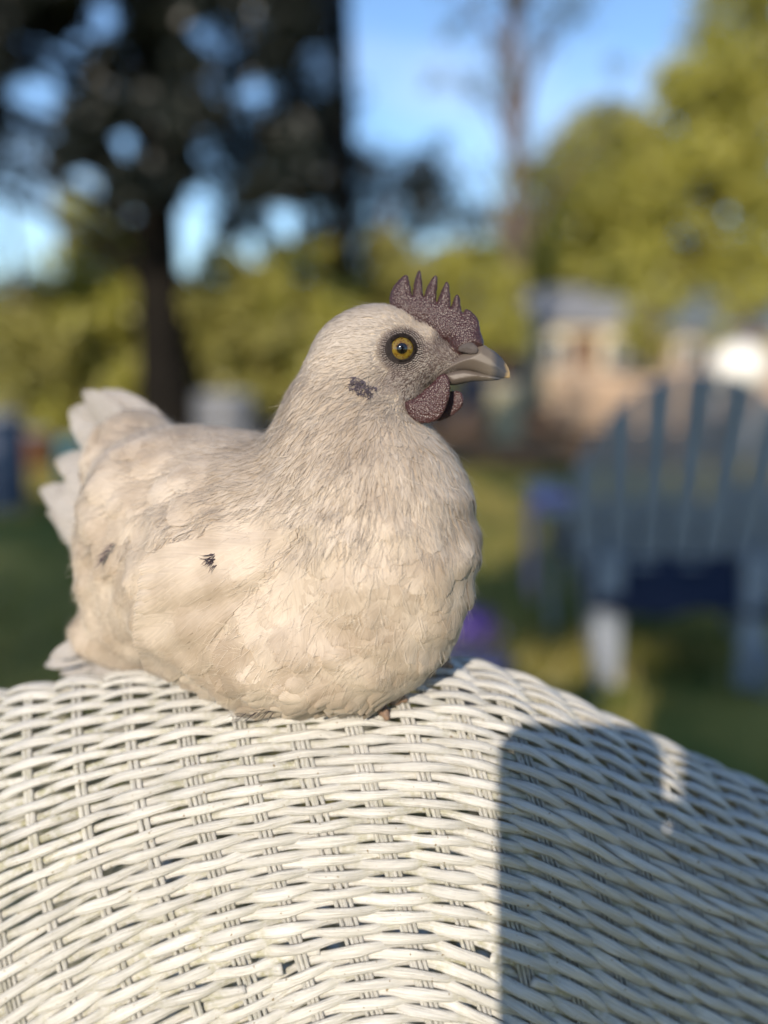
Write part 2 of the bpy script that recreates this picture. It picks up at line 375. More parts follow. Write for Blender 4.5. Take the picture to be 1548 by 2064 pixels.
# sunlit trees on the right
def rk(a, b, r):
    edge = 150 + max(0, 1330-a)*.75 - max(0, a-1330)*1.5
    if b < edge: return False
    for hx, hy, hr in ((1475,35,30),(1400,120,30),(1070,410,40)):
        if (a-hx)**2+(b-hy)**2 < hr**2: return False
    return True
tree((gx(1440,20), 20, -.1), (gx(1420,20), 20, 6.5), .26, .12, clumps(290, (1040, 1760), (-150, 590), 20, .55, 15, 2.2, rk), lf_yell, bark_grey,
     'large sunlit yellow-green tree filling the upper right', name='broadleaf_tree', leafn=150, lsize=.085, seed=15)
tree((gx(1150,24), 24, -.1), (gx(1150,24), 24, 5), .2, .1, clumps(90, (1010, 1330), (250, 600), 24, .62, 16, 1.5, rk), lf_olive, bark_grey,
     'rounded olive tree behind the grey-roofed house', name='broadleaf_tree', leafn=130, lsize=.1, seed=16)
# sunlit shrubs and small trees across the middle distance on the left
bands = [(-60, 150, 560, 860, 'olive shrub at the far left edge behind the tail', lf_olive, 11.0), (120, 300, 500, 850, 'sunlit shrub left of the broad black trunk', lf_yell, 11.2),
         (390, 560, 480, 830, 'tall yellow-green shrub right of the broad black trunk', lf_olive, 11), (520, 690, 470, 800, 'bright green shrub directly behind the neck of the hen', lf_yell, 11.2),
         (690, 860, 490, 760, 'olive bush below the drooping pine branch', lf_olive, 11.3), (840, 1030, 480, 700, 'yellowing bush behind the comb of the hen', lf_yell, 12.5)]
for i, (x0, x1, y0, y1, lab, lm, Y) in enumerate(bands):
    xc = (x0+x1)/2
    tree((gx(xc,Y), Y, -.1), (gx(xc,Y), Y, 2.6), .07, .03, clumps(46, (x0-20, x1+20), (y0, y1), Y, .27, 30+i, .7,
         lambda a,b,r,xc=xc,hw=(x1-x0)/2+10,y0=y0,y1=y1: b > y0 + ((a-xc)/hw)**2*120), lm, bark_grey, lab, 'shrub', 'shrub', leafn=150, lsize=.055, seed=30+i, group='sunlit shrubs across the middle distance', sway=.05)
for i, (x, Y, y0, lab) in enumerate(((455, 12.2, 600, 'dark green shrub in the gap right of the broad black trunk'), (250, 12.4, 620, 'dark green shrub close to the left side of the broad black trunk'), (640, 12.6, 590, 'dark green shrub right behind the nape of the hen'))):
    tree((gx(x,Y), Y, -.1), (gx(x,Y), Y, 1.6), .06, .03, clumps(26, (x-70, x+70), (y0, 860), Y, .3, 60+i, .4), lf_dark if i == 0 else lf_mid, bark_grey, lab, 'shrub', 'shrub', leafn=130, lsize=.055, seed=60+i, sway=.05)
for i, (x, Y, x0, x1, y0, lab) in enumerate(((1310, 14.2, 1255, 1370, 590, 'loose olive shrub half hiding the gap between the two sheds'), (1500, 14.6, 1420, 1548, 560, 'loose olive shrub in front of the tan shed at the right'))):
    tree((gx(x,Y), Y, -.1), (gx(x,Y), Y, 1.7), .06, .03, clumps(20, (x0, x1), (y0, 720), Y, .22, 80+i, .4), lf_yell, bark_grey, lab, 'shrub', 'shrub', leafn=60, lsize=.05, seed=80+i, sway=.05)
# pale tree catching light at upper left, far away
tree((gx(150,30), 30, -.1), (gx(150,30), 30, 6), .2, .1, clumps(26, (90, 330), (380, 600), 30, .6, 50, 1.5), lf_yell, bark_grey,
     'pale far tree seen through the gap left of the black trunk', name='broadleaf_tree', leafn=80, lsize=.12, seed=50)

# houses
m_roofg = mat('roof_grey', (.28,.29,.31), .8, .2, var=(.22,.23,.26), scale=6)
m_roofb = mat('roof_blue', (.10,.13,.17), .8, .2, var=(.14,.17,.2), scale=6)
m_cream = mat('wall_cream', (.52,.45,.29), .8, .2, var=(.44,.38,.25), scale=3)
m_tan = mat('wall_tan', (.36,.28,.215), .8, .2, var=(.29,.22,.17), scale=3)
m_blue = mat('wall_blue', (.10,.14,.22), .8, .2)
m_glass = mat('window_glass', (.03,.04,.05), .08, .6)
m_trim = mat('trim_white', (.75,.74,.70), .5, .3)
m_brown = mat('brown_wood', (.12,.075,.05), .8, .2, var=(.2,.13,.09), scale=6)
def house(x0, x1, Y, zw, zr, wm, rm, label, depth=6.0, wins=((.25,1.0),(.7,1.0)), door=.48, porch=None):
    w = x1-x0; cx = (x0+x1)/2; b = np.array([cx, Y+depth/2, -.03])
    h = empty('shed', b, label, 'shed')
    box('wall', wm, h, (cx, Y+depth/2, zw/2-.03), (w, depth, zw), base=b)
    ov = .16
    v = np.array([(x0-ov,Y-ov,zw-.03),(x1+ov,Y-ov,zw-.03),(x1+ov,Y+depth+ov,zw-.03),(x0-ov,Y+depth+ov,zw-.03),(x0+w*.12,Y+depth/2,zr),(x1-w*.12,Y+depth/2,zr)])
    v2 = v.copy(); v2[:4,2] -= .07
    V = np.vstack([v, v2[:4]])
    mesh('roof', V, [(0,1,5,4),(1,2,5),(2,3,4,5),(3,0,4),(6,7,1,0),(7,8,2,1),(8,9,3,2),(9,6,0,3),(9,8,7,6)], rm, h, b, False)
    for fx, z in wins:
        if fx == door: continue
        x = x0+w*fx; zz = zw*.55
        fr = box('window', m_trim, h, (x, Y-.03, zz+.12), (.52, .07, .5), base=b)
        box('pane', m_glass, fr, (x-.12, Y-.075, zz+.12), (.2, .02, .42), base=b); box('pane', m_glass, fr, (x+.12, Y-.075, zz+.12), (.2, .02, .42), base=b)
    x = x0+w*door; d = box('door', m_brown, h, (x, Y-.03, zw*.42), (.5, .06, zw*.84), base=b)
    box('handle', m_trim, d, (x+.19, Y-.08, zw*.42), (.03, .05, .09), base=b)
    return h
house(gx(1060,17), gx(1290,17), 17, 1.53, 2.10, m_cream, m_roofg, 'cream-walled garden shed with pale grey hipped roof beside the thin tree', 2.4, wins=((.2,1),(.8,1)))
house(gx(1330,17.6), gx(1700,17.6), 17.6, 1.42, 2.05, m_tan, m_roofb, 'tan shed with dark blue-grey roof at the right edge', 2.4, wins=((.15,1),(.8,1)))
house(gx(930,18), gx(1045,18), 18, 1.36, 1.68, m_blue, m_roofb, 'small blue shed just beyond the beak', 1.5, wins=((.2,1),), door=.7)
# board fence in front of the houses
def fence():
    b = np.array([gx(1300,15.5), 15.5, -.03]); h = empty('board_fence', b, 'weathered tan board fence running in front of the houses', 'fence')
    x = gx(1110,15.5); me0 = None
    while x < gx(1700,15.5):
        if me0 is None:
            o = box('board', m_tan, h, (x, 15.5, .36), (.14, .025, .80), bev=.006, base=b); me0 = o.data; x_0 = x
        else:
            o = bpy.data.objects.new('board', me0); col.objects.link(o); o.parent = h; o.location = (x-x_0, 0, random.uniform(-.02,.02))
        x += .152
    for z in (.15, .62): box('rail', m_brown, h, ((gx(1110,15.5)+gx(1700,15.5))/2, 15.55, z), (gx(1700,15.5)-gx(1110,15.5), .04, .09), base=b)
fence()
# white rounded gas tank, cream drum, woodpile, parked things that read as blurred blobs
def tank(px, py, Y, r, label, name='gas_tank', cat='tank', m=m_trim):
    c = WY(px, py, Y); b = np.array([c[0], Y, -.03]); t = empty(name, b, label, cat)
    a = np.linspace(-math.pi/2, math.pi/2, 9)
    prof = np.array([(-.9*r + 0, 0)]*1)
    xs = np.concatenate([-r*.5 - r*.55*np.cos(a[:5]+math.pi/2*0), ])
    th = np.linspace(0, math.pi, 15)
    X = -np.cos(th)*r*1.15; Rr = np.sin(th)**.7*r
    v, f = tubev(np.stack([c[0]+X, np.full(15, Y), np.full(15, c[2])], -1), np.maximum(Rr, .004), 18)
    mesh('body', v, f, m, t, b)
    box('cap', m_roofg, t, (c[0], Y, c[2]+r+.02), (r*.3, r*.3, r*.16), bev=.01, base=b)
    for s in (-1, 1):
        for q in (-1, 1): box('leg', m_roofg, t, (c[0]+s*r*.55, Y+q*r*.4, (c[2]-r*.8)/2-.015), (.05, .05, c[2]-r*.8+.03), base=b)
tank(1490, 738, 9.5, .23, 'white rounded metal tank on short legs in bright sun')
def drum(px, Y, r, h, m, label, name='barrel', cat='barrel'):
    x = gx(px, Y); b = np.array([x, Y, -.03]); t = empty(name, b, label, cat)
    z = np.array([0,.02,.03,.3,.32,.34,.62,.64,.66,.96,.98,1.0])*h; rr = np.array([.96,1,.98,.98,1.03,.98,.98,1.03,.98,.98,1,.95])*r
    v, f = tubev(np.stack([np.full(12,x), np.full(12,Y), z-.03], -1), rr, 20); mesh('body', v, f, m, t, b)
    v, f = tubev(np.array([(x,Y,h-.03),(x,Y,h-.01),(x,Y,h)]), np.array([.92,.9,.8])*r, 20); mesh('lid', v, f, m_roofg, t, b)
drum(1018, 11, .20, .66, mat('faded_cream', (.34,.31,.20), .7, .2), 'pale cream barrel standing below the beak')
def lumber():
    b = np.array([gx(1255,12), 12, -.03]); t = empty('lumber_stack', b, 'stack of pale sunlit boards behind the outdoor chair', 'lumber stack')
    mm = mat('raw_board', (.62,.46,.32), .75, .2, var=(.5,.36,.25), scale=4, stretch=(1,8,8)); first = None
    for j in range(7):
        for i in range(4):
            c = (b[0]+random.uniform(-.05,.05), 12+i*.17-.25, .12+j*.09)
            if first is None: first = box('board', mm, t, c, (1.55, .15, .045), bev=.005, base=b); c0 = c
            else:
                o = bpy.data.objects.new('board', first.data); col.objects.link(o); o.parent = t; o.location = tuple(np.array(c)-np.array(c0))
    for s in (-.6, .6): box('bearer', m_brown, t, (b[0]+s, 12, .035), (.09, .7, .09), base=b)
lumber()
def planter(px, Y, z, label, pot, flower, name='flower_pot', r=.12, cat='flower pot'):
    x = gx(px, Y); b = np.array([x, Y, -.03]); t = empty(name, b, label, cat)
    zz = np.array([0,.02,.9,.92,1,1.0])*z; rr = np.array([.7,.72,.95,1.05,1.05,.9])*r
    v, f = tubev(np.stack([np.full(6,x), np.full(6,Y), zz-.03], -1), rr, 18); mesh('pot', v, f, pot, t, b)
    rr_ = np.random.default_rng(int(px)); C = [(x+rr_.normal(0,r*.4), Y+rr_.normal(0,r*.4), z+rr_.uniform(.02,.1)) for _ in range(14)]
    v, f = leaves(C, [.05]*14, 30, .014, int(px)); mesh('flowers', v, f, flower, t, b, smooth=False)['kind'] = 'stuff'
m_pot = mat('glazed_pot', (.05,.06,.16), .3, .5); lf_purple = leafmat('petal_purple', (.07,.04,.28), (.16,.10,.42), .3)
planter(955, 2.9, .14, 'low pot of purple flowers on the grass beside the breast of the hen', m_pot, lf_purple)
m_teal = mat('teal_plastic', (.02,.16,.18), .4, .5)
drum(-2, 6.5, .16, .62, mat('deep_blue', (.014,.03,.065), .5, .3), 'dark blue barrel at the far left edge', 'barrel')
drum(140, 7.5, .10, .36, m_teal, 'teal plastic bucket just visible past the tail', 'bucket', 'bucket')
drum(45, 9.0, .28, .30, mat('terracotta', (.15,.07,.035), .7, .2), 'squat terracotta planter low at the left edge', 'planter', 'planter')
drum(455, 9.5, .30, .62, mat('galvanised', (.13,.135,.15), .45, .5), 'grey galvanised feed bin behind the back of the hen', 'feed_bin', 'bin')

# Adirondack style chair
def adirondack():
    D = 3.05; cx = gx(1385, D); b = np.array([cx, D, -.02])
    m = mat('chair_paint', (.29,.31,.34), .5, .35, var=(.23,.25,.28), scale=5, stretch=(4,4,1))
    m_nv = mat('navy_cushion_and_shade', (.012,.018,.042), .85, .2, var=(.022,.03,.06), scale=20)
    t = empty('garden_chair', b, 'blue-grey fan-backed wooden garden chair standing on the lawn in shade', 'chair', rz=R(-4))
    P = lambda *a: box(*a, bev=.005)
    tilt = R(16); rx = rotm('X', tilt)      # the back leans towards the camera
    hts = [.51, .655, .735, .765, .735, .655, .51]
    for i, h in enumerate(hts):
        fan = R((i-3)*2.1); w = .090; xt = (i-3)*.088 + math.sin(fan)*.7
        a = np.linspace(0, math.pi, 9)
        xx = np.linspace(w/2, -w/2, 9); top = np.stack([xx, np.zeros(9), .765-.30*(np.abs(xt+xx)/.37)**2.3], -1)
        poly = np.vstack([[(w/2*.8,0,0)], top, [(-w/2*.8,0,0)]]); n = len(poly)
        fr = poly + [0,-.011,0]; bk = poly + [0,.011,0]
        v = np.vstack([fr, bk]); f = [tuple(range(n)), tuple(range(n, 2*n))[::-1]] + [(q+n, (q+1) % n+n, (q+1) % n, q) for q in range(n)]
        v = v @ rotm('Y', fan).T; v = v + [(i-3)*.088, 0, 0]; v = v @ rx.T; v = v + [0, .06, .25]
        mesh('back_slat', v, f, m, t, None, False)
    box('back_rail', m, t, (0, .09, .52), (.80, .035, .085), M=rx, bev=.005)
    box('back_rail', m, t, (0, .015, .36), (.62, .03, .07), M=rx, bev=.005)
    for s in (-1, 1):
        box('arm', m, t, (s*.385, .30, .555), (.13, .70, .024), bev=.008)
        box('arm_bracket', m, t, (s*.33, .56, .46), (.025, .10, .16), bev=.004)
        box('front_leg', m, t, (s*.335, .60, .265), (.028, .11, .53), bev=.004)
        box('rear_leg', m, t, (s*.25, .16, .17), (.028, .62, .12), M=rotm('X', R(22)), bev=.004)
        box('rear_leg', m, t, (s*.225, -.03, .215), (.085, .035, .43), bev=.004)
    for j in range(6): box('seat_slat', m, t, (0, .15+j*.085, .27+j*.022), (.60, .07, .022), M=rotm('X', R(14)), bev=.004)
    box('front_apron', m, t, (0, .62, .33), (.66, .022, .12), bev=.004)
    cu = empty('seat_cushion', (b[0], b[1], b[2]), 'navy seat cushion lying on the blue-grey garden chair', 'cushion', rz=R(-4))
    v, f = boxv(0, .30, .40, .56, .50, .14, rotm('X', R(14)), .05); mesh('cushion_body', v, f, m_nv, cu, None, True)
    bl = empty('shade_sheet', (b[0], b[1], b[2]), 'dark sheet added in place of the shade behind the garden chair seat', 'shade_sheet', rz=R(-4))  # dark sheet put in where the chair back only falls into shade
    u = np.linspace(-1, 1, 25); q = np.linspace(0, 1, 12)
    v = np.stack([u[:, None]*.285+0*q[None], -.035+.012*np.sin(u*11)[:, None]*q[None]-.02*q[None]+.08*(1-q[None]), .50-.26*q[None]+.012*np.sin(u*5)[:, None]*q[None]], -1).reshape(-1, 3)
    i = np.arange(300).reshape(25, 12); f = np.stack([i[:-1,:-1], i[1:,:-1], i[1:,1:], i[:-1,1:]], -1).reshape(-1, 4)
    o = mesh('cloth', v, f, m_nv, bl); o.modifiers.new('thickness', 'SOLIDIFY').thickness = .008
    return t
adirondack()
# lilac towel over the left arm
def towel():
    D = 3.05; b = np.array([gx(1385, D), D, -.02]); o = empty('towel', b, 'lilac and pink towel hung over the left arm of the garden chair', 'towel', rz=R(-4))
    u = np.linspace(-1, 1, 15); s = np.linspace(0, 1, 11)
    x = np.where(np.abs(u) < .35, -.385+u*.20, -.385+np.sign(u)*.078)[:, None] + .006*np.sin(s*20)[None]
    z = np.where(np.abs(u) < .35, .578, .578-(np.abs(u)-.35)*.50)[:, None] + 0*s[None]
    z = np.where((u < 0)[:, None], z, .578-(.578-z)*.35)
    y = .02 + s[None]*.20 + .008*np.sin(u*9)[:, None]
    v = np.stack([x, y, z], -1).reshape(-1, 3); i = np.arange(165).reshape(15, 11)
    f = np.stack([i[:-1,:-1], i[1:,:-1], i[1:,1:], i[:-1,1:]], -1).reshape(-1, 4)
    q = mesh('cloth', v, f, mat('lilac_cloth', (.30,.27,.55), .9, .1, var=(.48,.30,.40), scale=7), o)
    md = q.modifiers.new('thickness', 'SOLIDIFY'); md.thickness = .006
towel()

# =================================================================== WICKER CHAIR
reed = reed_material()
TOPY, TOPZ, RR = .545, .862, .062
_s = np.linspace(-.75, .75, 3001); _ds = _s[1]-_s[0]
def _ang(s):        # tangent angle below the horizontal, + towards the photographer
    a = np.clip(np.abs(s)/RR, 0, math.radians(83)); return a
_ty = -np.cos(_ang(_s)); _tz = -np.sin(_ang(_s))*np.sign(_s)
_y = np.cumsum(_ty)*_ds; _z = np.cumsum(_tz)*_ds; i0 = 1500
_y -= _y[i0]; _z -= _z[i0]
def prof(s): return np.interp(s, _s, _y), np.interp(s, _s, _z)
LEAN = .27
def zc(x, s, inner=0.0):
    u = x-.012
    cl = .46 + 1.35*np.clip(s/.14, 0, 1)
    left = -cl*u*u
    ur = np.clip(u, 0, .09); right = (-3.0*ur*ur - .54*np.clip(u-.09, 0, None))*(1+.28*np.clip(s/.14, 0, 1))
    base = np.where(u < 0, left, right)
    return base
def S(x0, s, nz=None):
    x = x0 + LEAN*s
    y, z = prof(s)
    yc = np.where(x > 0, .7*x*x, .25*x*x)
    return np.stack([x + 0*s, TOPY+yc+y, TOPZ+z+zc(x, s)], -1)
AP = .008
_c = w2c(S(np.full(400, AP)-LEAN*np.linspace(.1, .34, 400), np.linspace(.1, .34, 400)))
S_B = float(np.linspace(.1, .34, 400)[np.argmin(abs(1032+_c[:, 1]/_c[:, 2]*F - 1893))])   # where the inner panel starts
def drop(x):
    u = x-AP
    return np.where(u > 0, 5.6*np.clip(u, 0, .06)**2 + .68*np.clip(u-.06, 0, None), 5.0*np.clip(u, -.05, 0)**2 - .50*np.clip(u+.05, None, 0))
def S2(x0, s):   # the inner panel: rows arch more tightly
    p = S(x0, s); x = p[..., 0]
    y, z = prof(s)
    p[..., 2] = TOPZ + z + zc(np.array(AP), s) - drop(x)
    return p
def frame_at(fn, x0, s):
    e = 1e-3
    p = fn(x0, s); a = (fn(x0+e, s)-fn(x0-e, s)); c = (fn(x0, s+e)-fn(x0, s-e))
    a /= np.linalg.norm(a, axis=-1, keepdims=True); n = np.cross(c, a); n /= np.linalg.norm(n, axis=-1, keepdims=True)
    sgn = np.sign((n * np.array([0, -1.0, .6])).sum(-1, keepdims=True)); 
    n = n*np.where(np.abs(s)[..., None] < 2, 1, 1)
    c = np.cross(n, a)
    return p, a, n, c
chk = frame_at(S, np.array([0.0]), np.array([.1]))[2][0]
NS = -1.0 if chk[1] > 0 else 1.0
PITCHX = .0297
wbase = np.array([0.0, TOPY, 0.0])
wick = empty('wicker_chair', wbase, 'white painted wicker chair whose rounded back the hen sits on', 'chair')
phi_n = 14
def strand(fn, x0, s, row, name='weaver', hw=.00296, th=.0017, A=.0027, seed=0, jit=True):
    r = np.random.default_rng(seed+1000)
    p, a, n, c = frame_at(fn, x0, s); n = n*NS; c = np.cross(n, a)
    ph = math.pi*(x0/PITCHX + row)
    wv = np.cos(ph); off = A*np.sign(wv)*np.abs(wv)**.75
    w1 = np.interp(x0, np.linspace(-.4, .4, 60), r.normal(0, .00036, 60)); w2 = np.interp(x0, np.linspace(-.4, .4, 90), r.normal(0, .10, 90))
    wid = hw*(1 + w2)*(.89+.09*np.clip(wv, -1, 1)); tw = np.interp(x0, np.linspace(-.4, .4, 50), r.normal(0, .22, 50)) + .25*np.sin(ph)
    wid = wid*(1+.20*np.clip((np.asarray(s)-.09)/.05, 0, 1)); ctr = p + n*off[:, None] + c*w1[:, None]
    q = np.arange(phi_n)/phi_n*2*math.pi
    groove = 1 - .13*np.abs(np.sin(q*3.0 + r.uniform(0, 3)))**.5*.8
    ca, sa = np.cos(q)*groove, np.sin(q)*groove
    ca = np.sign(ca)*np.abs(ca)**.85; sa = np.sign(sa)*np.abs(sa)**.85
    B = c*np.cos(tw)[:, None] + n*np.sin(tw)[:, None]; Nn = -c*np.sin(tw)[:, None] + n*np.cos(tw)[:, None]
    v = ctr[:, None] + wid[:, None, None]*ca[None, :, None]*B[:, None] + th*sa[None, :, None]*Nn[:, None]
    m = len(x0); i = np.arange(m*phi_n).reshape(m, phi_n)
    f = np.stack([i[:-1], np.roll(i[:-1], -1, 1), np.roll(i[1:], -1, 1), i[1:]], -1).reshape(-1, 4)
    fl = [tuple(z) for z in f] + [tuple(i[0][::-1]), tuple(i[-1])]
    uv = np.stack([np.broadcast_to(np.minimum(np.arange(phi_n), phi_n-np.arange(phi_n))/phi_n*2, (m, phi_n)) + seed*.37, np.broadcast_to((x0*1.0)[:, None], (m, phi_n)) + seed*1.7], -1).reshape(-1, 2)
    tk = np.broadcast_to(np.clip(.55-.9*wv, 0, 1)[:, None], (m, phi_n)).reshape(-1)
    return mesh(name, v.reshape(-1, 3), fl, reed, wick, wbase, True, uv, {'tucked': tk*np.clip((wid[0]*0+1), 0, 1)})
NSEG = 10
xs_full = np.arange(-.31, .3101, PITCHX/NSEG)
row = 0; s = -.43
rows = []
while s < .352:
    rows.append(s); s += .00455 + (.0006 if s > .14 else 0) + (.0008 if s < -.06 else 0)
ap0 = S(np.array([AP-LEAN*S_B]), np.array([S_B]))[0, 2]
for i, s in enumerate(rows):
    r = np.random.default_rng(i)
    ss = s + np.interp(xs_full, np.linspace(-.33, .33, 26), r.normal(0, .00030, 26))
    if s < S_B - .03:
        strand(S, xs_full, ss, i, seed=i); continue
    P0 = S(xs_full, ss); arch = ap0 - drop(P0[:, 0])
    ok = P0[:, 2] > arch + .0012*r.uniform(.4, 2.2)
    # contiguous runs
    k = 0; n = len(ok)
    while k < n:
        if ok[k]:
            j = k
            while j+1 < n and ok[j+1]: j += 1
            if j-k > 12: strand(S, xs_full[k:j+1], ss[k:j+1], i, seed=i*3+k % 7)
            k = j+1
        else: k += 1
for j in range(31):
    s = S_B + .0022 + j*.0050; r = np.random.default_rng(900+j)
    hw_ = .03 + j*.0 + .30
    xl = xs_full
    P1 = S2(xl, np.full(len(xl), s)); reg = S(xl, np.full(len(xl), s))
    ok = (np.abs(P1[:, 0]-AP) < .24)
    idx = np.where(ok)[0]; a0, a1 = idx[0]+r.integers(0, 8), idx[-1]-r.integers(0, 8)
    xx = xl[a0:a1]; ssv = s + np.interp(xx, np.linspace(-.33, .33, 26), r.normal(0, .0003, 26))
    strand(S2, xx, ssv, j, seed=500+j)
# stakes
def stake(x0c, k, offs, rad, s0=-.43, s1=.36):
    r = np.random.default_rng(int(k*7+offs*10000)+5000)
    s = np.linspace(s0, s1, 150); x0 = x0c + offs + np.interp(s, np.linspace(s0, s1, 14), r.normal(0, .00025, 14))
    p, a, n, c = frame_at(S, x0, s); n = n*NS
    p = p - n*.0002 + n*np.interp(s, np.linspace(s0, s1, 30), r.normal(0, .00012, 30))[:, None]
    q = np.arange(8)/8*2*math.pi
    v = p[:, None] + rad*(np.cos(q)[None, :, None]*a[:, None] + np.sin(q)[None, :, None]*n[:, None])
    m = len(s); i = np.arange(m*8).reshape(m, 8)
    f = np.stack([i[:-1], np.roll(i[:-1], -1, 1), np.roll(i[1:], -1, 1), i[1:]], -1).reshape(-1, 4)
    uv = np.stack([np.broadcast_to(np.minimum(np.arange(8), 8-np.arange(8))/4.0, (m, 8)) + offs*900, np.broadcast_to(s[:, None], (m, 8)) + k], -1).reshape(-1, 2)
    mesh('stake', v.reshape(-1, 3), f, reed, wick, wbase, True, uv, {'tucked': np.full(m*8, .55)})
for k in range(-10, 11):
    nst = {-6: 2, -7: 2, -5: 2}.get(k, 4 if k % 3 else 3)
    rad = .0016 if nst == 2 else .00122
    for q in range(nst): stake(k*PITCHX, k, (q-(nst-1)/2)*(rad*2.0+.0001), rad)
# hidden frame of the chair: rim poles, seat, legs, far below and behind the crest
m_rim = reed
def pole(name, pts, rad):
    v, f = tubev(pts, rad, 12); return mesh(name, v, f, reed, wick, wbase, True, np.stack([np.tile(np.arange(12)/12, len(pts)), np.repeat(np.arange(len(pts))*.05, 12)], -1), {'tucked': np.full(len(v), .4)})
for sx in (-1, 1):
    pole('side_rim', S(np.full(60, sx*.312), np.linspace(-.43, .36, 60)), .011)
bt = S(np.linspace(-.31, .31, 30), np.full(30, .36)); pole('bottom_rim', bt, .012)
bt2 = S(np.linspace(-.31, .31, 30), np.full(30, -.43)); pole('rear_rim', bt2, .012)
zs = .40
v, f = boxv(0, .86, zs, .60, .54, .07, None, .03); mesh('seat', v, f, reed, wick, wbase, False, np.zeros((len(v), 2)), {'tucked': np.zeros(len(v))})
for sx in (-1, 1):
    e1 = S(np.array([sx*.312]), np.array([.36]))[0]; e2 = S(np.array([sx*.312]), np.array([-.43]))[0]
    pole('leg', np.array([e1, [sx*.30, .50, .35], [sx*.30, .56, -.02]]), .016)
    pole('leg', np.array([e2, [sx*.30, .72, .40], [sx*.30, 1.10, .38], [sx*.31, 1.14, -.02]]), .016)

# =================================================================== HEN
# implicit surface of the bird in the camera-aligned frame
class El:
    def __init__(s, px, py, dz, rx, ry, rz, k, rot=0, yaw=0):
        d = .5+dz; s.c = Pc(px, py, d); s.r = np.array([rx*d/F, ry*d/F, rz/1000]); s.k = k/1000
        M = Matrix.Rotation(R(yaw), 3, 'Y') @ Matrix.Rotation(R(rot), 3, 'Z'); s.M = np.array(M)
    def __call__(s, p):
        q = (p-s.c) @ s.M
        k0 = np.linalg.norm(q/s.r, axis=-1); k1 = np.linalg.norm(q/s.r**2, axis=-1)+1e-9
        return k0*(k0-1)/k1
ELS = [
    El(555,1155,.055, 300,265,64, 0, 6),
    El(752,1112,.022, 208,270,54, 20),
    El(655,1310,.034, 215,125,52, 18, 4),
    El(425,1015,.085, 225,152,52, 20, -4),
    El(330,1120,.098, 170,225,52, 22),
    El(268,935,.125, 95,110,24, 22, -30),
    El(225,1290,.112, 80,42,28, 24, -10),
    El(728,985,.032, 180,120,42, 22),
    El(700,885,.031, 145,95,34, 18),
    El(700,800,.027, 120,90,26, 14, 20),
    El(716,732,.023, 92,88,21, 10),
    El(762,705,.021, 106,90,18.5, 8),
    El(800,775,.021, 62,58,14, 8),
    El(846,722,.0175, 72,56,13.5, 6),
    El(858,686,.0165, 32,28,7.5, 6),
    El(905,728,.0135, 38,30,8.0, 5),
]
def sdf(p):
    d = ELS[0](p)
    for e in ELS[1:]:
        b = e(p); h = np.clip(.5+.5*(d-b)/e.k, 0, 1); d = d*(1-h)+b*h - e.k*h*(1-h)
    return d
def grad(p, f=sdf, e=4e-4):
    g = np.stack([f(p+np.eye(3)[i]*e)-f(p-np.eye(3)[i]*e) for i in range(3)], -1)
    return g/(np.linalg.norm(g, axis=-1, keepdims=True)+1e-12)
def project(p, it=3):
    for _ in range(it):
        p = p - grad(p)*sdf(p)[..., None]*.95
    return p
def surface_nets(f, lo, hi, h):
    lo = np.array(lo); n = np.ceil((np.array(hi)-lo)/h).astype(int)+1
    g = [lo[i]+np.arange(n[i])*h for i in range(3)]
    V = np.empty(n)
    for i in range(n[0]):
        Y, Z = np.meshgrid(g[1], g[2], indexing='ij'); V[i] = f(np.stack([np.full(Y.shape, g[0][i]), Y, Z], -1))
    inside = V < 0
    cs = np.zeros(n-1, int); acc = np.zeros((*(n-1), 3)); cnt = np.zeros(n-1)
    offs = [(a, b, c) for a in (0,1) for b in (0,1) for c in (0,1)]
    sl = lambda o: tuple(slice(o[i], n[i]-1+o[i]) for i in range(3))
    for o in offs:
        for ax_ in range(3):
            if o[ax_]: continue
            o2 = list(o); o2[ax_] = 1; a = V[sl(o)]; b = V[sl(o2)]
            m = (a < 0) != (b < 0); t = np.where(m, a/(a-b+1e-20), 0)
            for i in range(3): acc[..., i] += m*(o[i] + (t if i == ax_ else 0))
            cnt += m
    act = cnt > 0; idx = -np.ones(n-1, int); idx[act] = np.arange(act.sum())
    cell = np.argwhere(act); v = lo + (cell + acc[act]/cnt[act][:, None])*h
    faces = []
    for ax_ in range(3):
        u, w = (ax_+1) % 3, (ax_+2) % 3
        a = inside.take(range(n[ax_]-1), ax_); b = inside.take(range(1, n[ax_]), ax_)
        e = np.argwhere(a != b); e = e[(e[:, u] > 0) & (e[:, w] > 0) & (e[:, u] < n[u]-1) & (e[:, w] < n[w]-1)]
        fl = inside[tuple(e.T)]
        q = []
        for du, dw in ((1,1),(0,1),(0,0),(1,0)):
            c = e.copy(); c[:, u] -= du; c[:, w] -= dw; q.append(idx[tuple(c.T)])
        q = np.stack(q, 1); q[~fl] = q[~fl][:, ::-1]; faces.append(q)
    return v, np.concatenate(faces)
def to_px(p):
    d = -p[..., 2]; return np.stack([774+p[..., 0]/d*F, 1032-p[..., 1]/d*F], -1)
def trace(px, py, far=False):
    px = np.atleast_1d(np.asarray(px, float)); py = np.atleast_1d(np.asarray(py, float))
    d = np.stack([(px-774)/F, (1032-py)/F, -np.ones_like(px)], -1)
    L_ = np.linalg.norm(d, axis=1)[:, None]; dn = d/L_
    t = np.full(len(px), .75 if far else .36)
    for _ in range(60):
        q = sdf(dn*t[:, None]); t = t + (-.8*q if far else .8*q)
    return dn*t[:, None]

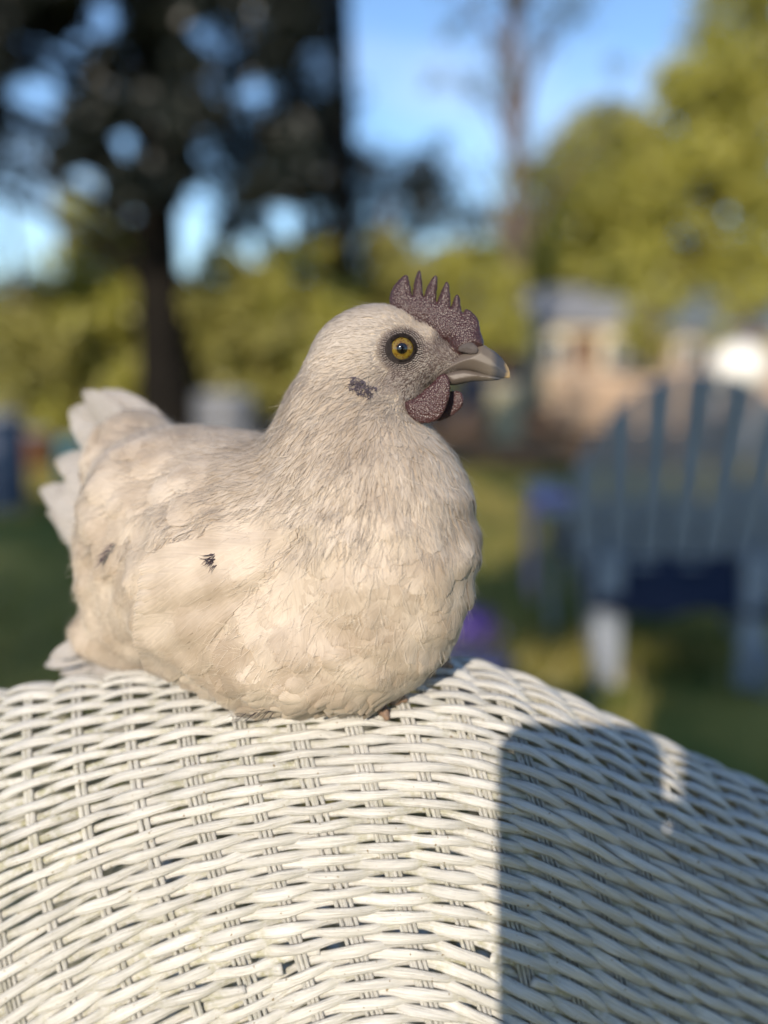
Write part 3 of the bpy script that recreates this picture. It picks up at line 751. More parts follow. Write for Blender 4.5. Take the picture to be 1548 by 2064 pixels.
def lumps(P):
    x, y, z = P[..., 0], P[..., 1], P[..., 2]; g = np.clip((.04-y)/.05, 0, 1)
    q = np.sin(x*120+2*np.sin(y*80)+z*60)*np.sin(y*130+1.7*np.sin(x*70)+1) + .5*np.sin(x*230-y*180+z*90)*np.sin(y*200+x*140)
    return .0019*q*g
HB = c2w(Pc(600, 1420, .55))                # root of the bird, under its belly
hen = empty('hen', HB, 'pale cream hen with dark purple comb sitting on the wicker chair', 'hen')
bv, bf = surface_nets(sdf, (-.19,-.14,-.70), (.10,.125,-.42), .0028)
bv = project(bv, 2)
bpx = to_px(bv)
def skin_w(q, side=None):
    x, y = q[..., 0], q[..., 1]
    e = lambda cx, cy, rx, ry, a=0: ((((x-cx)*math.cos(a)+(y-cy)*math.sin(a))/rx)**2 + ((-(x-cx)*math.sin(a)+(y-cy)*math.cos(a))/ry)**2)**.5
    d = np.minimum(np.minimum(e(812,706,56,50), e(868,725,60,42,.15)), np.minimum(e(825,765,62,30,-.1), e(905,705,40,60)))
    d = np.minimum(d, e(835,800,30,40))
    return np.clip((1.15-d)/.3, 0, 1)
def eye_w(q): return np.clip((48-np.hypot(q[..., 0]-812, (q[..., 1]-704)*1.05))/12, 0, 1)
def hen_skin():
    m = bpy.data.materials.new('hen_skin'); m.use_nodes = True; nt = m.node_tree; b = nt.nodes['Principled BSDF']; l = nt.links.new
    at = N(nt, 'ShaderNodeAttribute', attribute_name='skin'); c = N(nt, 'ShaderNodeMix', data_type='RGBA')
    c.inputs['A'].default_value = (.50,.43,.345,1); c.inputs['B'].default_value = (.085,.066,.062,1); l(at.outputs['Fac'], c.inputs['Factor'])
    a2 = N(nt, 'ShaderNodeAttribute', attribute_name='orbit'); c3 = N(nt, 'ShaderNodeMix', data_type='RGBA'); c3.inputs['B'].default_value = (.022,.018,.018,1); l(c.outputs['Result'], c3.inputs['A']); l(a2.outputs['Fac'], c3.inputs['Factor'])
    l(c3.outputs['Result'], b.inputs['Base Color']); b.inputs['Roughness'].default_value = .8; b.inputs['Specular IOR Level'].default_value = .12
    t = N(nt, 'ShaderNodeTexCoord'); n = N(nt, 'ShaderNodeTexVoronoi', inp={'Scale': 900}); bp = N(nt, 'ShaderNodeBump', inp={'Strength': .6, 'Distance': .0005})
    l(t.outputs['Object'], n.inputs['Vector']); l(n.outputs['Distance'], bp.inputs['Height']); l(bp.outputs[0], b.inputs['Normal'])
    return m
mesh('body', c2w(bv + grad(bv)*(lumps(bv) - .0006*np.clip((.05-bv[:, 1])/.04, 0, 1))[:, None]), bf, hen_skin(), hen, HB, True, None, {'skin': skin_w(bpx), 'orbit': eye_w(bpx)})

# flow of the plumage, in the picture plane then laid on the surface
FL = np.array([(905,690,-.9,.2),(870,650,-.6,.75),(840,630,-.8,.5),(800,620,-1,.1),(730,625,-1,-.3),(660,670,-.8,-.6),(610,740,-.5,-.9),(700,720,-.9,-.4),(760,700,-1,-.1),(850,745,-.95,-.15),(800,770,-.9,-.35),(840,800,-.6,-.7),(740,790,-.6,-.8),
  (640,800,-.45,-.9),(570,850,-.5,-.85),(700,880,-.25,-.97),(800,870,.15,-.97),(850,890,.45,-.9),(600,950,-.55,-.83),(480,930,-.85,-.5),(400,1000,-.85,-.5),(300,900,-.97,.25),(250,860,-.9,.5),(420,870,-1,-.1),
  (300,1100,-.6,-.8),(200,1000,-.7,-.2),(500,1100,-.75,-.65),(650,1050,-.35,-.93),(800,1000,.1,-1),(900,1000,.35,-.93),(930,1150,.1,-1),(850,1200,-.15,-1),(700,1200,-.45,-.9),(500,1250,-.8,-.55),(350,1300,-.85,-.45),
  (250,1250,-.7,-.6),(180,1300,-.9,-.3),(700,1400,-.8,-.5),(850,1330,-.6,-.8),(500,1400,-.95,-.3)], float)
def flow(p, n, jitter=0.0, r=rng):
    q = to_px(p)
    d2 = ((q[..., None, 0]-FL[:, 0])**2 + (q[..., None, 1]-FL[:, 1])**2)
    w = 1/(d2+900)**1.6
    v = np.stack([(w*FL[:, 2]).sum(-1), (w*FL[:, 3]).sum(-1), np.zeros(w.shape[:-1])], -1)
    v /= np.linalg.norm(v, axis=-1, keepdims=True)
    if jitter:
        a = r.normal(0, jitter, v.shape[:-1]); c, s_ = np.cos(a), np.sin(a)
        v = np.stack([v[..., 0]*c-v[..., 1]*s_, v[..., 0]*s_+v[..., 1]*c, v[..., 2]], -1)
    # lean the flow back so that feathers on front- or rear-facing skin still run head to tail
    v[..., 2] -= .25*np.clip(v[..., 0]*-1, 0, 1)
    v = v - n*(v*n).sum(-1, keepdims=True)
    return v/(np.linalg.norm(v, axis=-1, keepdims=True)+1e-9)
tri = np.vstack([bf[:, [0,1,2]], bf[:, [0,2,3]]]); ta = bv[tri]; area = np.linalg.norm(np.cross(ta[:,1]-ta[:,0], ta[:,2]-ta[:,0]), axis=1)/2
tpx = to_px(ta.mean(1))
def sample(n, wfun, r):
    w = area*wfun(tpx, ta.mean(1)); w = w/w.sum(); i = r.choice(len(tri), n, p=w)
    a, b = r.random(n), r.random(n); m = a+b > 1; a[m] = 1-a[m]; b[m] = 1-b[m]
    return ta[i,0] + (ta[i,1]-ta[i,0])*a[:, None] + (ta[i,2]-ta[i,0])*b[:, None]
def make_feathers(name, roots, Lf, Wf, material, ns=7, nu=5, hug=False, lift0=-.0006, lift1=.0022, jit=.12, shape='round', cup=.12, sweep=0.0, seed=0, kind='stuff', parent=hen, dirs=None, curl=0.0, dropout=None):
    r = np.random.default_rng(seed); n = len(roots); Lf = np.broadcast_to(Lf, (n,)); Wf = np.broadcast_to(Wf, (n,))
    P = np.empty((n, ns, 3)); Nn = np.empty((n, ns, 3)); T = np.empty((n, ns, 3))
    p = project(roots, 1); st = Lf/(ns-1); nn = grad(p); d = flow(p, nn, jit, r) if dirs is None else dirs
    d = d - nn*(d*nn).sum(-1, keepdims=True); d /= np.linalg.norm(d, axis=-1, keepdims=True)
    bend = r.normal(0, curl, n) if curl else np.zeros(n)
    for k in range(ns):
        P[:, k] = p; Nn[:, k] = nn; T[:, k] = d
        p = p + d*st[:, None]; nn2 = grad(p); p = p - nn2*sdf(p)[:, None]
        nn = nn2; d = d - nn*(d*nn).sum(-1, keepdims=True)
        if curl: d = d + np.cross(nn, d)*bend[:, None]
        d /= np.linalg.norm(d, axis=-1, keepdims=True)
    t = np.linspace(0, 1, ns)
    if shape == 'round': w = (np.clip(t, .02, 1)**.45)*np.sqrt(np.clip(1-t**3.2, 0.0, 1)); w[-1] = .22
    elif shape == 'lance': w = np.sin(math.pi*np.clip(t*.86+.10, 0, 1))**.8; w[-1] = .12
    else: w = np.array(1-t*.85)
    u = np.linspace(-1, 1, nu); B = np.cross(Nn, T)
    lj = r.uniform(.9, 1.12, n) if hug else r.uniform(.6, 1.5, n)
    lift = lift0 + (lift1*lj - lift0)[:, None]*t[None]**1.1 + lumps(P)
    ww = Wf[:, None]*w[None]
    if hug:
        X = P[:, :, None] + B[:, :, None]*(ww[:, :, None]*u[None, None])[..., None] + T[:, :, None]*(sweep*ww[:, :, None]*np.abs(u)[None, None])[..., None]
        g = grad(X); X = X - g*sdf(X)[..., None]; sweep = 0
        X = X + g*(lift0 + (lift1*lj[:, None, None]-lift0)*t[None, :, None]**1.05*(1-.25*(u**2)[None, None]) + lumps(X))[..., None]
    else: X = P[:, :, None] + B[:, :, None]*(ww[:, :, None]*u[None, None])[..., None] + Nn[:, :, None]*((lift[:, :, None]) - (cup*ww[:, :, None]*(u**2)[None, None]))[..., None]
    # barb tips sweep towards the point of the feather
    X = X + T[:, :, None]*(sweep*ww[:, :, None]*np.abs(u)[None, None])[..., None]
    # rounded point: the edges of the last station pull back
    ij = np.arange(ns*nu).reshape(ns, nu); f0 = np.stack([ij[:-1,:-1], ij[:-1,1:], ij[1:,1:], ij[1:,:-1]], -1).reshape(-1, 4)
    f = (f0[None] + (np.arange(n)*ns*nu)[:, None, None]).reshape(-1, 4)
    uv = np.broadcast_to(np.stack(np.broadcast_arrays(u[None, :], t[:, None]), -1)[None], (n, ns, nu, 2)).reshape(-1, 2)
    o = mesh(name, c2w(X.reshape(-1, 3)), f, material, parent, HB, True, uv)
    if kind: o['kind'] = kind
    return o

cream = (.60,.545,.475); tan = (.47,.405,.335)
m_body = feather_material('plumage_body', (.67,.58,.485), (.43,.345,.265), .13, .72, .9, rough=.48, gloss=.4)
m_hack = feather_material('plumage_hackle', (.66,.575,.485), (.42,.34,.26), .16, .8, 1.0, rough=.38, gloss=.55)
m_head = feather_material('plumage_head', (.61,.545,.48), (.41,.35,.295), .12, .2, .5, rough=.4, gloss=.5)
m_brist = feather_material('face_bristle', (.60,.55,.50), (.33,.27,.245), .05, .0, .3, gloss=.5)
m_tail = feather_material('plumage_tail', (.46,.435,.42), (.37,.345,.325), .12, .9)  # darker than the body plumage; the tail's shade is in the colour
m_black = feather_material('plumage_dark', (.045,.035,.05), (.11,.08,.09), .10, .4)

r_ = np.random.default_rng(21)
not_face = lambda q: 1-skin_w(q)
def W_under(q, p): return np.where(q[:, 1] > 830, 1.0, 0)
rt = sample(2600, W_under, r_); qx = to_px(rt)
sz = np.clip((qx[:, 1]-780)/320, .4, 1)
make_feathers('body_feathers', rt, .036*sz*r_.uniform(.8, 1.2, len(rt)), .0135*sz*r_.uniform(.8, 1.2, len(rt)), m_body, hug=True, lift1=.0010, jit=.10, sweep=.25, seed=1, curl=.03, ns=8)
def W_wing(q, p):
    return np.where((q[:, 0] < 640) & (q[:, 1] > 880) & (q[:, 1] < 1330), 1.0, 0)
def fringe(name, rt, Lf, n_each, seed):
    """loose barb ends that stand out along the rims of the larger feathers"""
    r = np.random.default_rng(seed); p = project(rt, 1); Lr = np.repeat(np.broadcast_to(Lf, (len(rt),)), n_each)
    for _ in range(4): n_ = grad(p); p = p + flow(p, n_)*(np.broadcast_to(Lf, (len(rt),))*.2)[:, None]; p = project(p, 1)
    n_ = grad(p); T = flow(p, n_); B = np.cross(n_, T); i = np.repeat(np.arange(len(p)), n_each)
    a = r.uniform(-1, 1, len(i)); q = p[i] + B[i]*(a*.26*Lr)[:, None] + T[i]*((-.22*a*a+r.normal(0, .03, len(i)))*Lr)[:, None]
    d = T[i]*.8 + B[i]*(a*.75 + r.normal(0, .12, len(i)))[:, None]
    make_feathers(name, q, (.17*Lr*r.uniform(.6, 1.3, len(i))), .00013, m_fringe, ns=4, nu=2, lift0=.0010, lift1=.0026, shape='taper', cup=0, seed=seed, dirs=d, curl=.06)
m_fringe = feather_material('barb_fringe', (.74,.66,.56), (.62,.54,.44), .04, .0, .3, rough=.35, gloss=.5)
rt = sample(210, W_wing, r_); Lw = .050*r_.uniform(.75, 1.2, len(rt))
make_feathers('covert_feathers', rt, Lw, Lw*.30, m_body, hug=True, lift1=.0030, jit=.09, sweep=.25, seed=2, curl=.03, ns=9)
fringe('covert_fringe', rt, Lw, 22, 12)
rt = sample(330, lambda q, p: np.where((q[:, 1] > 960), 1.0, 0), r_); Lw = .033*r_.uniform(.7, 1.2, len(rt))
make_feathers('loose_feathers', rt, Lw, Lw*.38, m_body, hug=True, lift1=.0019, jit=.12, sweep=.3, seed=3, curl=.05, ns=8)
fringe('loose_fringe', rt, Lw, 16, 13)
for i in range(13):
    q_ = trace([600-16*i, 580-16*i], [1075+19*i, 1075+19*i])[:1]; g_ = grad(q_); d_ = np.array([[-.90, -.18-.035*i, -.15]])
    make_feathers('wing_feather', q_, .088-.0022*i, .0125, m_body, hug=True, lift0=.0012, lift1=.0062, jit=0, sweep=.2, seed=40+i, ns=14, nu=7, kind=None, dirs=d_)
rt = sample(110, lambda q, p: np.where((q[:, 1] > 1360) & (q[:, 0] < 840) & (q[:, 0] > 260) & (p[:, 2] > -.57), 1.0, 0), r_); Lw = .022*r_.uniform(.7, 1.3, len(rt))
make_feathers('belly_feathers', rt, Lw, Lw*.36, m_body, hug=True, lift1=.0036, jit=.25, sweep=.3, seed=19, curl=.05, ns=8)
rt = sample(3500, lambda q, p: np.where((q[:, 1] > 760), 1.0, .2)*not_face(q), r_)
make_feathers('down_wisps', rt, .010*r_.uniform(.5, 1.5, len(rt)), .00012, m_fringe, ns=5, nu=2, lift0=.0008, lift1=.0050, jit=.4, shape='taper', cup=0, seed=15, curl=.12)
# hackles: long and narrow over neck and shoulders
def W_hack(q, p):
    x, y = q[:, 0], q[:, 1]
    return np.where((y > 700) & (y < 1060) & (x > 380) & ~((x < 520) & (y > 1040)), np.clip((1040-y)/190, 0, 1), 0)*not_face(q)
rt = sample(6800, W_hack, r_); qx = to_px(rt); sz = np.clip((qx[:, 1]-670)/170, .3, 1)
make_feathers('hackle_feathers', rt, .030*sz*r_.uniform(.6, 1.25, len(rt)), .0019*np.clip(sz, .35, 1)*r_.uniform(.5, 1.4, len(rt)), m_hack, ns=8, nu=3, lift1=.0013, jit=.11, shape='lance', cup=.15, seed=4, curl=.04)
# fine hairlike barbs
rt = sample(14000, lambda q, p: np.where((q[:, 1] > 740) & (q[:, 1] < 1120), 1.0, .0)*not_face(q)*(q[:, 1] > 690), r_)
make_feathers('fine_barbs', rt, .011*r_.uniform(.4, 1.5, len(rt)), .00015, m_head, ns=5, nu=2, lift0=.0008, lift1=.0022, jit=.28, shape='taper', cup=0, seed=5, curl=.08)
# head
rt = sample(14000, lambda q, p: np.where(q[:, 1] < 850, 1.0, 0)*(not_face(q)), r_); qx = to_px(rt)
sz = np.clip((870-qx[:, 0])/110, .4, 1.5)
make_feathers('head_feathers', rt, .0066*sz*r_.uniform(.6, 1.3, len(rt)), .00034*sz**.3*r_.uniform(.6, 1.4, len(rt)), m_head, ns=5, nu=2, lift0=-.0001, lift1=.0008, jit=.20, shape='lance', cup=0, seed=6, curl=.05)
# face bristles, rows around the eye
EX, EY = 810.0, 703.0
pp = []
for k, rr in enumerate(range(34, 66, 4)):
    n = int(2*math.pi*rr/4.3)
    a = np.arange(n)/n*2*math.pi + k*.5 + r_.normal(0, .02, n)
    pp.append(np.stack([EX+rr*1.02*np.cos(a), EY+rr*.95*np.sin(a)], -1))
pp = np.concatenate(pp); near = trace(pp[:, 0], pp[:, 1]); far = trace(pp[:, 0], pp[:, 1], True)
rt = np.vstack([near, far])
make_feathers('face_bristles', rt, .0011*r_.uniform(.8, 1.3, len(rt)), .00024, m_brist, ns=3, nu=2, lift0=.0000, lift1=.0005, jit=.2, shape='taper', cup=0, seed=7)
rt = sample(5600, lambda q, p: (skin_w(q) > .02)*1.0*(((q[:, 0]-EX)**2+(q[:, 1]-EY)**2) > 55**2), r_); qx = to_px(rt)
sz = np.clip((880-qx[:, 0])/70, .5, 1.6)
make_feathers('cheek_bristles', rt, .0021*sz*r_.uniform(.7, 1.3, len(rt)), .00022, m_brist, ns=4, nu=2, lift0=.0000, lift1=.0009, jit=.25, shape='taper', cup=0, seed=8)

# dark marks in the plumage
m_ear = feather_material('ear_blue_grey', (.05,.04,.065), (.17,.14,.17), .10, .2)
def dark(cx, cy, sx, sy, n, ln, name, rot=0):
    a = r_.normal(0, 1, (n, 2)).clip(-1.6, 1.6)*[sx, sy]; c, q = math.cos(rot), math.sin(rot)
    d = trace(cx + a[:, 0]*c - a[:, 1]*q, cy + a[:, 0]*q + a[:, 1]*c)
    make_feathers(name, d, ln*r_.uniform(.6, 1.3, n), .00030, m_ear if name == 'ear_tuft' else m_black, ns=5, nu=2, lift0=.0010+(.003 if cy > 1000 else 0), lift1=.0028+(.0035 if cy > 1000 else 0), jit=.35, shape='taper', cup=0, seed=n, curl=.1)
dark(731, 782, 15, 8, 210, .0028, 'ear_tuft', .5)
dark(434, 1128, 4, 7, 24, .0042, 'dark_feathers'); dark(234, 1110, 2, 12, 22, .006, 'dark_feathers', .5)
dark(500, 1424, 34, 2, 60, .005, 'dark_feathers'); dark(765, 604, 9, 3, 24, .003, 'dark_feathers')
# ---- pillow shapes from outlines (comb, wattles, beak)
def poly_sd(P, poly):
    a = poly; b = np.roll(poly, -1, 0); d = np.full(P.shape[:-1], 1e9); ins = np.zeros(P.shape[:-1], bool)
    for i in range(len(a)):
        e = b[i]-a[i]; w = P-a[i]; t = np.clip((w@e)/(e@e), 0, 1); q = w-t[..., None]*e; d = np.minimum(d, (q**2).sum(-1))
        c = (a[i,1] > P[..., 1]) != (b[i,1] > P[..., 1])
        ins ^= c & (P[..., 0] < (b[i,0]-a[i,0])*(P[..., 1]-a[i,1])/(b[i,1]-a[i,1]+1e-12)+a[i,0])
    d = np.sqrt(d); return np.where(ins, d, -d)        # positive inside
HEADZ = -.5203; HX = Pc(762,705,.521)[0]; SL = math.tan(R(14))
def plane_z(X): return HEADZ + (X-HX)*SL
def zpoly(pts):       # outline given in the enlarged head view
    return np.array([( (540+x/2.977-774)/F*.507, (1032-(520+y/2.977))/F*.507 ) for x, y in pts])
def resample(poly, st, it=1):
    out = []
    for i in range(len(poly)):
        a, b, c, d = poly[i-1], poly[i], poly[(i+1) % len(poly)], poly[(i+2) % len(poly)]
        for t in np.linspace(0, 1, 5)[:-1]:
            out.append(.5*((2*b)+(-a+c)*t+(2*a-5*b+4*c-d)*t*t+(-a+3*b-3*c+d)*t**3))
    return np.array(out)
def pillow(name, poly, hfun, material, zoff=0.0, res=.0006, zside=0.0, smoothp=True, attrs=None, tiltx=SL, noise=0):
    if smoothp: poly = resample(poly, 0)
    lo = poly.min(0)-.002; hi = poly.max(0)+.002; cx = HX
    def f(p):
        q = p[..., :2]; d = poly_sd(q, poly); h = hfun(d, q)
        zz = p[..., 2] - (HEADZ + (p[..., 0]-HX)*tiltx + zoff)
        if noise:
            h = h + noise*(np.sin(p[..., 0]*4200+np.sin(p[..., 1]*1700)*2)*np.sin(p[..., 1]*3900+np.sin(p[..., 0]*1500)*2))*np.clip((d-.0012)/.001, 0, 1)
        return np.where(d > 0, np.abs(zz)-h, np.hypot(np.abs(zz), -d)*1.0+1e-5)
    xs_ = np.array([lo[0], hi[0]]); zz_ = HEADZ+(xs_-HX)*tiltx+zoff
    v, fc = surface_nets(f, (lo[0], lo[1], zz_.min()-.009), (hi[0], hi[1], zz_.max()+.009), res)
    return mesh(name, c2w(v), fc, material, hen, HB, True)
def flesh(name, c1, c2, rough=.45):
    m = bpy.data.materials.new(name); m.use_nodes = True; nt = m.node_tree; b = nt.nodes['Principled BSDF']; l = nt.links.new
    t = N(nt, 'ShaderNodeTexCoord'); vo = N(nt, 'ShaderNodeTexVoronoi', inp={'Scale': 950, 'Randomness': .9}); no = N(nt, 'ShaderNodeTexNoise', inp={'Scale': 260, 'Detail': 3})
    l(t.outputs['Object'], vo.inputs['Vector']); l(t.outputs['Object'], no.inputs['Vector'])
    x = N(nt, 'ShaderNodeMix', data_type='RGBA'); x.inputs['A'].default_value = (*c2, 1); x.inputs['B'].default_value = (*c1, 1)
    r = N(nt, 'ShaderNodeMapRange', inp={'From Min': .2, 'From Max': .75}); l(vo.outputs['Distance'], r.inputs['Value'])
    l(r.outputs[0], x.inputs['Factor']); l(x.outputs['Result'], b.inputs['Base Color'])
    ad = _math(nt, 'ADD', _math(nt, 'MULTIPLY', vo.outputs['Distance'], -1.0), no.outputs['Fac'])
    bp = N(nt, 'ShaderNodeBump', inp={'Strength': .6, 'Distance': .0007}); l(ad, bp.inputs['Height']); l(bp.outputs[0], b.inputs['Normal'])
    b.inputs['Roughness'].default_value = rough; b.inputs['Specular IOR Level'].default_value = .5
    b.inputs['Subsurface Weight'].default_value = .15; b.inputs['Subsurface Radius'].default_value = (.002,.0006,.0005)
    return m
m_comb = flesh('comb_skin', (.034,.014,.015), (.056,.029,.031), .42); m_wat = flesh('wattle_skin', (.036,.011,.012), (.058,.026,.028), .42)
comb = [(738,262),(733,200),(750,150),(788,102),(828,75),(845,92),(860,165),(869,205),(882,120),(903,60),(918,58),(929,130),(937,218),(958,158),(998,94),(1018,98),(1018,170),(1012,258),(1038,200),(1068,137),(1086,140),(1096,215),(1101,285),(1118,238),(1135,213),(1153,235),(1166,322),(1192,302),(1232,330),(1264,375),(1272,430),(1292,500),(1290,535),(1250,552),(1190,580),(1130,592),(1090,560),(1080,500),(1030,480),(985,430),(930,400),(870,380),(800,330)]
pillow('comb', zpoly(comb), lambda d, q: .0004+.0021*np.sqrt(np.clip(d/.004, 0, 1)) + .0012*np.clip((d-.004)/.008, 0, 1) + .0036*np.clip((zpoly([(0,330)])[0][1]-q[..., 1])/.016, 0, 1)**1.3*np.sqrt(np.clip(d/.006, 0, 1))*(q[..., 0] > zpoly([(960,0)])[0][0]), m_comb, zoff=.0002, res=.00055, noise=.00006)
wattle = [(1062,700),(1088,745),(1090,820),(1072,880),(1050,935),(1010,975),(950,993),(890,982),(845,940),(822,885),(826,860),(880,842),(930,800),(985,755),(1020,715)]
pillow('wattle', zpoly(wattle), lambda d, q: .0006+.0020*np.sqrt(np.clip(d/.005, 0, 1)), m_wat, zoff=.0080, res=.0006, noise=.00006)
wattle2 = [(1090,790),(1160,790),(1180,830),(1172,880),(1130,925),(1070,955),(1020,965),(1040,900),(1070,840)]
pillow('wattle', zpoly(wattle2), lambda d, q: .0006+.0018*np.sqrt(np.clip(d/.005, 0, 1)), m_wat, zoff=-.0055, res=.0006, noise=.00006)
# beak
def beak_material():
    m = bpy.data.materials.new('beak_horn'); m.use_nodes = True; nt = m.node_tree; b = nt.nodes['Principled BSDF']; l = nt.links.new
    at = N(nt, 'ShaderNodeTexCoord'); sp = N(nt, 'ShaderNodeSeparateXYZ'); l(at.outputs['Object'], sp.inputs[0])
    no = N(nt, 'ShaderNodeTexNoise', inp={'Scale': 220, 'Detail': 3}); mp = N(nt, 'ShaderNodeMapping'); mp.inputs['Scale'].default_value = (.25, 1, 1.6); l(at.outputs['Object'], mp.inputs['Vector']); l(mp.outputs[0], no.inputs['Vector'])
    tipx = (W(1022,752,.506)-HB)[0]; bx = (W(915,730,.512)-HB)[0]
    t = _math(nt, 'DIVIDE', _math(nt, 'SUBTRACT', sp.outputs[0], float(bx)), float(tipx-bx))
    # dark stripe on the culmen near the tip, yellow horn at the very tip
    cr = N(nt, 'ShaderNodeValToRGB'); l(_math(nt, 'ADD', t, _math(nt, 'MULTIPLY', _math(nt, 'SUBTRACT', no.outputs['Fac'], .5), .12)), cr.inputs['Fac'])
    e = cr.color_ramp.elements; e[0].position = 0; e[0].color = (.11,.09,.08,1); e[1].position = 1; e[1].color = (.26,.19,.10,1)
    for p_, c_ in ((.40,(.10,.082,.068,1)),(.66,(.115,.098,.082,1)),(.80,(.035,.04,.052,1)),(.93,(.04,.042,.05,1))):
        q = cr.color_ramp.elements.new(p_); q.color = c_
    l(cr.outputs[0], b.inputs['Base Color']); b.inputs['Roughness'].default_value = .5; b.inputs['Specular IOR Level'].default_value = .38
    bp = N(nt, 'ShaderNodeBump', inp={'Strength': .3, 'Distance': .0003}); l(no.outputs['Fac'], bp.inputs['Height']); l(bp.outputs[0], b.inputs['Normal'])
    return m
m_beak = beak_material()
upper = [(1275,518),(1320,540),(1368,572),(1408,614),(1438,662),(1450,700),(1446,724),(1420,729),(1370,722),(1300,704),(1240,682),(1180,672),(1120,680),(1050,706),(1000,715),(1040,660),(1100,610),(1180,560)]
lower = [(1040,700),(1110,676),(1180,668),(1240,680),(1310,700),(1380,718),(1405,728),(1370,736),(1310,736),(1240,738),(1170,748),(1110,758),(1080,742)]
upc = zpoly([(1235,640)])[0]; tipc = zpoly([(1445,712)])[0]
def hup(d, q):
    t = np.clip((q[..., 0]-zpoly([(1050,700)])[0][0])/(tipc[0]-zpoly([(1050,700)])[0][0]), 0, 1); mxh = .0074*(1-t)**.62+.0006
    return mxh*np.sqrt(np.clip(d/(.0050), 0, 1))*(1-.0*t)+.0002
def hlo(d, q):
    t = np.clip((q[..., 0]-zpoly([(1050,700)])[0][0])/(tipc[0]-zpoly([(1050,700)])[0][0]), 0, 1)
    return .0052*(1-t)**.62*np.sqrt(np.clip(d/.0022, 0, 1))+.0002
beak = pillow('upper_beak', zpoly(upper), hup, m_beak, res=.0005)
pillow('lower_beak', zpoly(lower), hlo, m_beak, zoff=0.0, res=.0005)
nost = [(1140,560),(1150,525),(1190,512),(1230,520),(1255,550),(1250,582),(1215,585),(1170,572)]
m_cere = mat('cere_skin', (.055,.046,.045), .65, .3, var=(.075,.062,.06), scale=300, bump=.4, bscale=900)
pillow('nostril_flap', zpoly(nost), lambda d, q: .0002+.0013*np.sqrt(np.clip(d/.0028, 0, 1)), m_cere, zoff=.0054, res=.0004)

# eye
def eye_material():
    m = bpy.data.materials.new('eye_amber'); m.use_nodes = True; nt = m.node_tree; b = nt.nodes['Principled BSDF']; l = nt.links.new
    at = N(nt, 'ShaderNodeTexCoord'); sp = N(nt, 'ShaderNodeSeparateXYZ'); l(at.outputs['Object'], sp.inputs[0])
    rad = _math(nt, 'SQRT', _math(nt, 'ADD', _math(nt, 'MULTIPLY', sp.outputs[0], sp.outputs[0]), _math(nt, 'MULTIPLY', sp.outputs[1], sp.outputs[1])))
    no = N(nt, 'ShaderNodeTexNoise', inp={'Scale': 900, 'Detail': 3}); l(at.outputs['Object'], no.inputs['Vector'])
    t = _math(nt, 'DIVIDE', rad, .0065)
    cr = N(nt, 'ShaderNodeValToRGB'); l(t, cr.inputs['Fac']); e = cr.color_ramp.elements
    e[0].position = .40; e[0].color = (.004,.003,.003,1); e[1].position = 1.0; e[1].color = (.02,.012,.006,1)
    for p_, c_ in ((.46,(.125,.075,.012,1)),(.62,(.18,.122,.014,1)),(.84,(.15,.11,.014,1)),(.92,(.05,.03,.008,1))):
        q = cr.color_ramp.elements.new(p_); q.color = c_
    x = N(nt, 'ShaderNodeMix', data_type='RGBA', blend_type='MULTIPLY'); x.inputs['B'].default_value = (.52,.30,.16,1)
    r = N(nt, 'ShaderNodeMapRange', inp={'From Min': .5, 'From Max': .62}); l(no.outputs['Fac'], r.inputs['Value']); l(r.outputs[0], x.inputs['Factor']); l(cr.outputs[0], x.inputs['A'])
    l(x.outputs['Result'], b.inputs['Base Color']); b.inputs['Roughness'].default_value = .04; b.inputs['Coat Weight'].default_value = 1.0; b.inputs['Coat Roughness'].default_value = .02
    b.inputs['Specular IOR Level'].default_value = .4
    return m
m_eye = eye_material(); m_lid = mat('eyelid_skin', (.007,.006,.006), .8, .04, var=(.02,.016,.015), scale=600, bump=.8, bscale=1600)
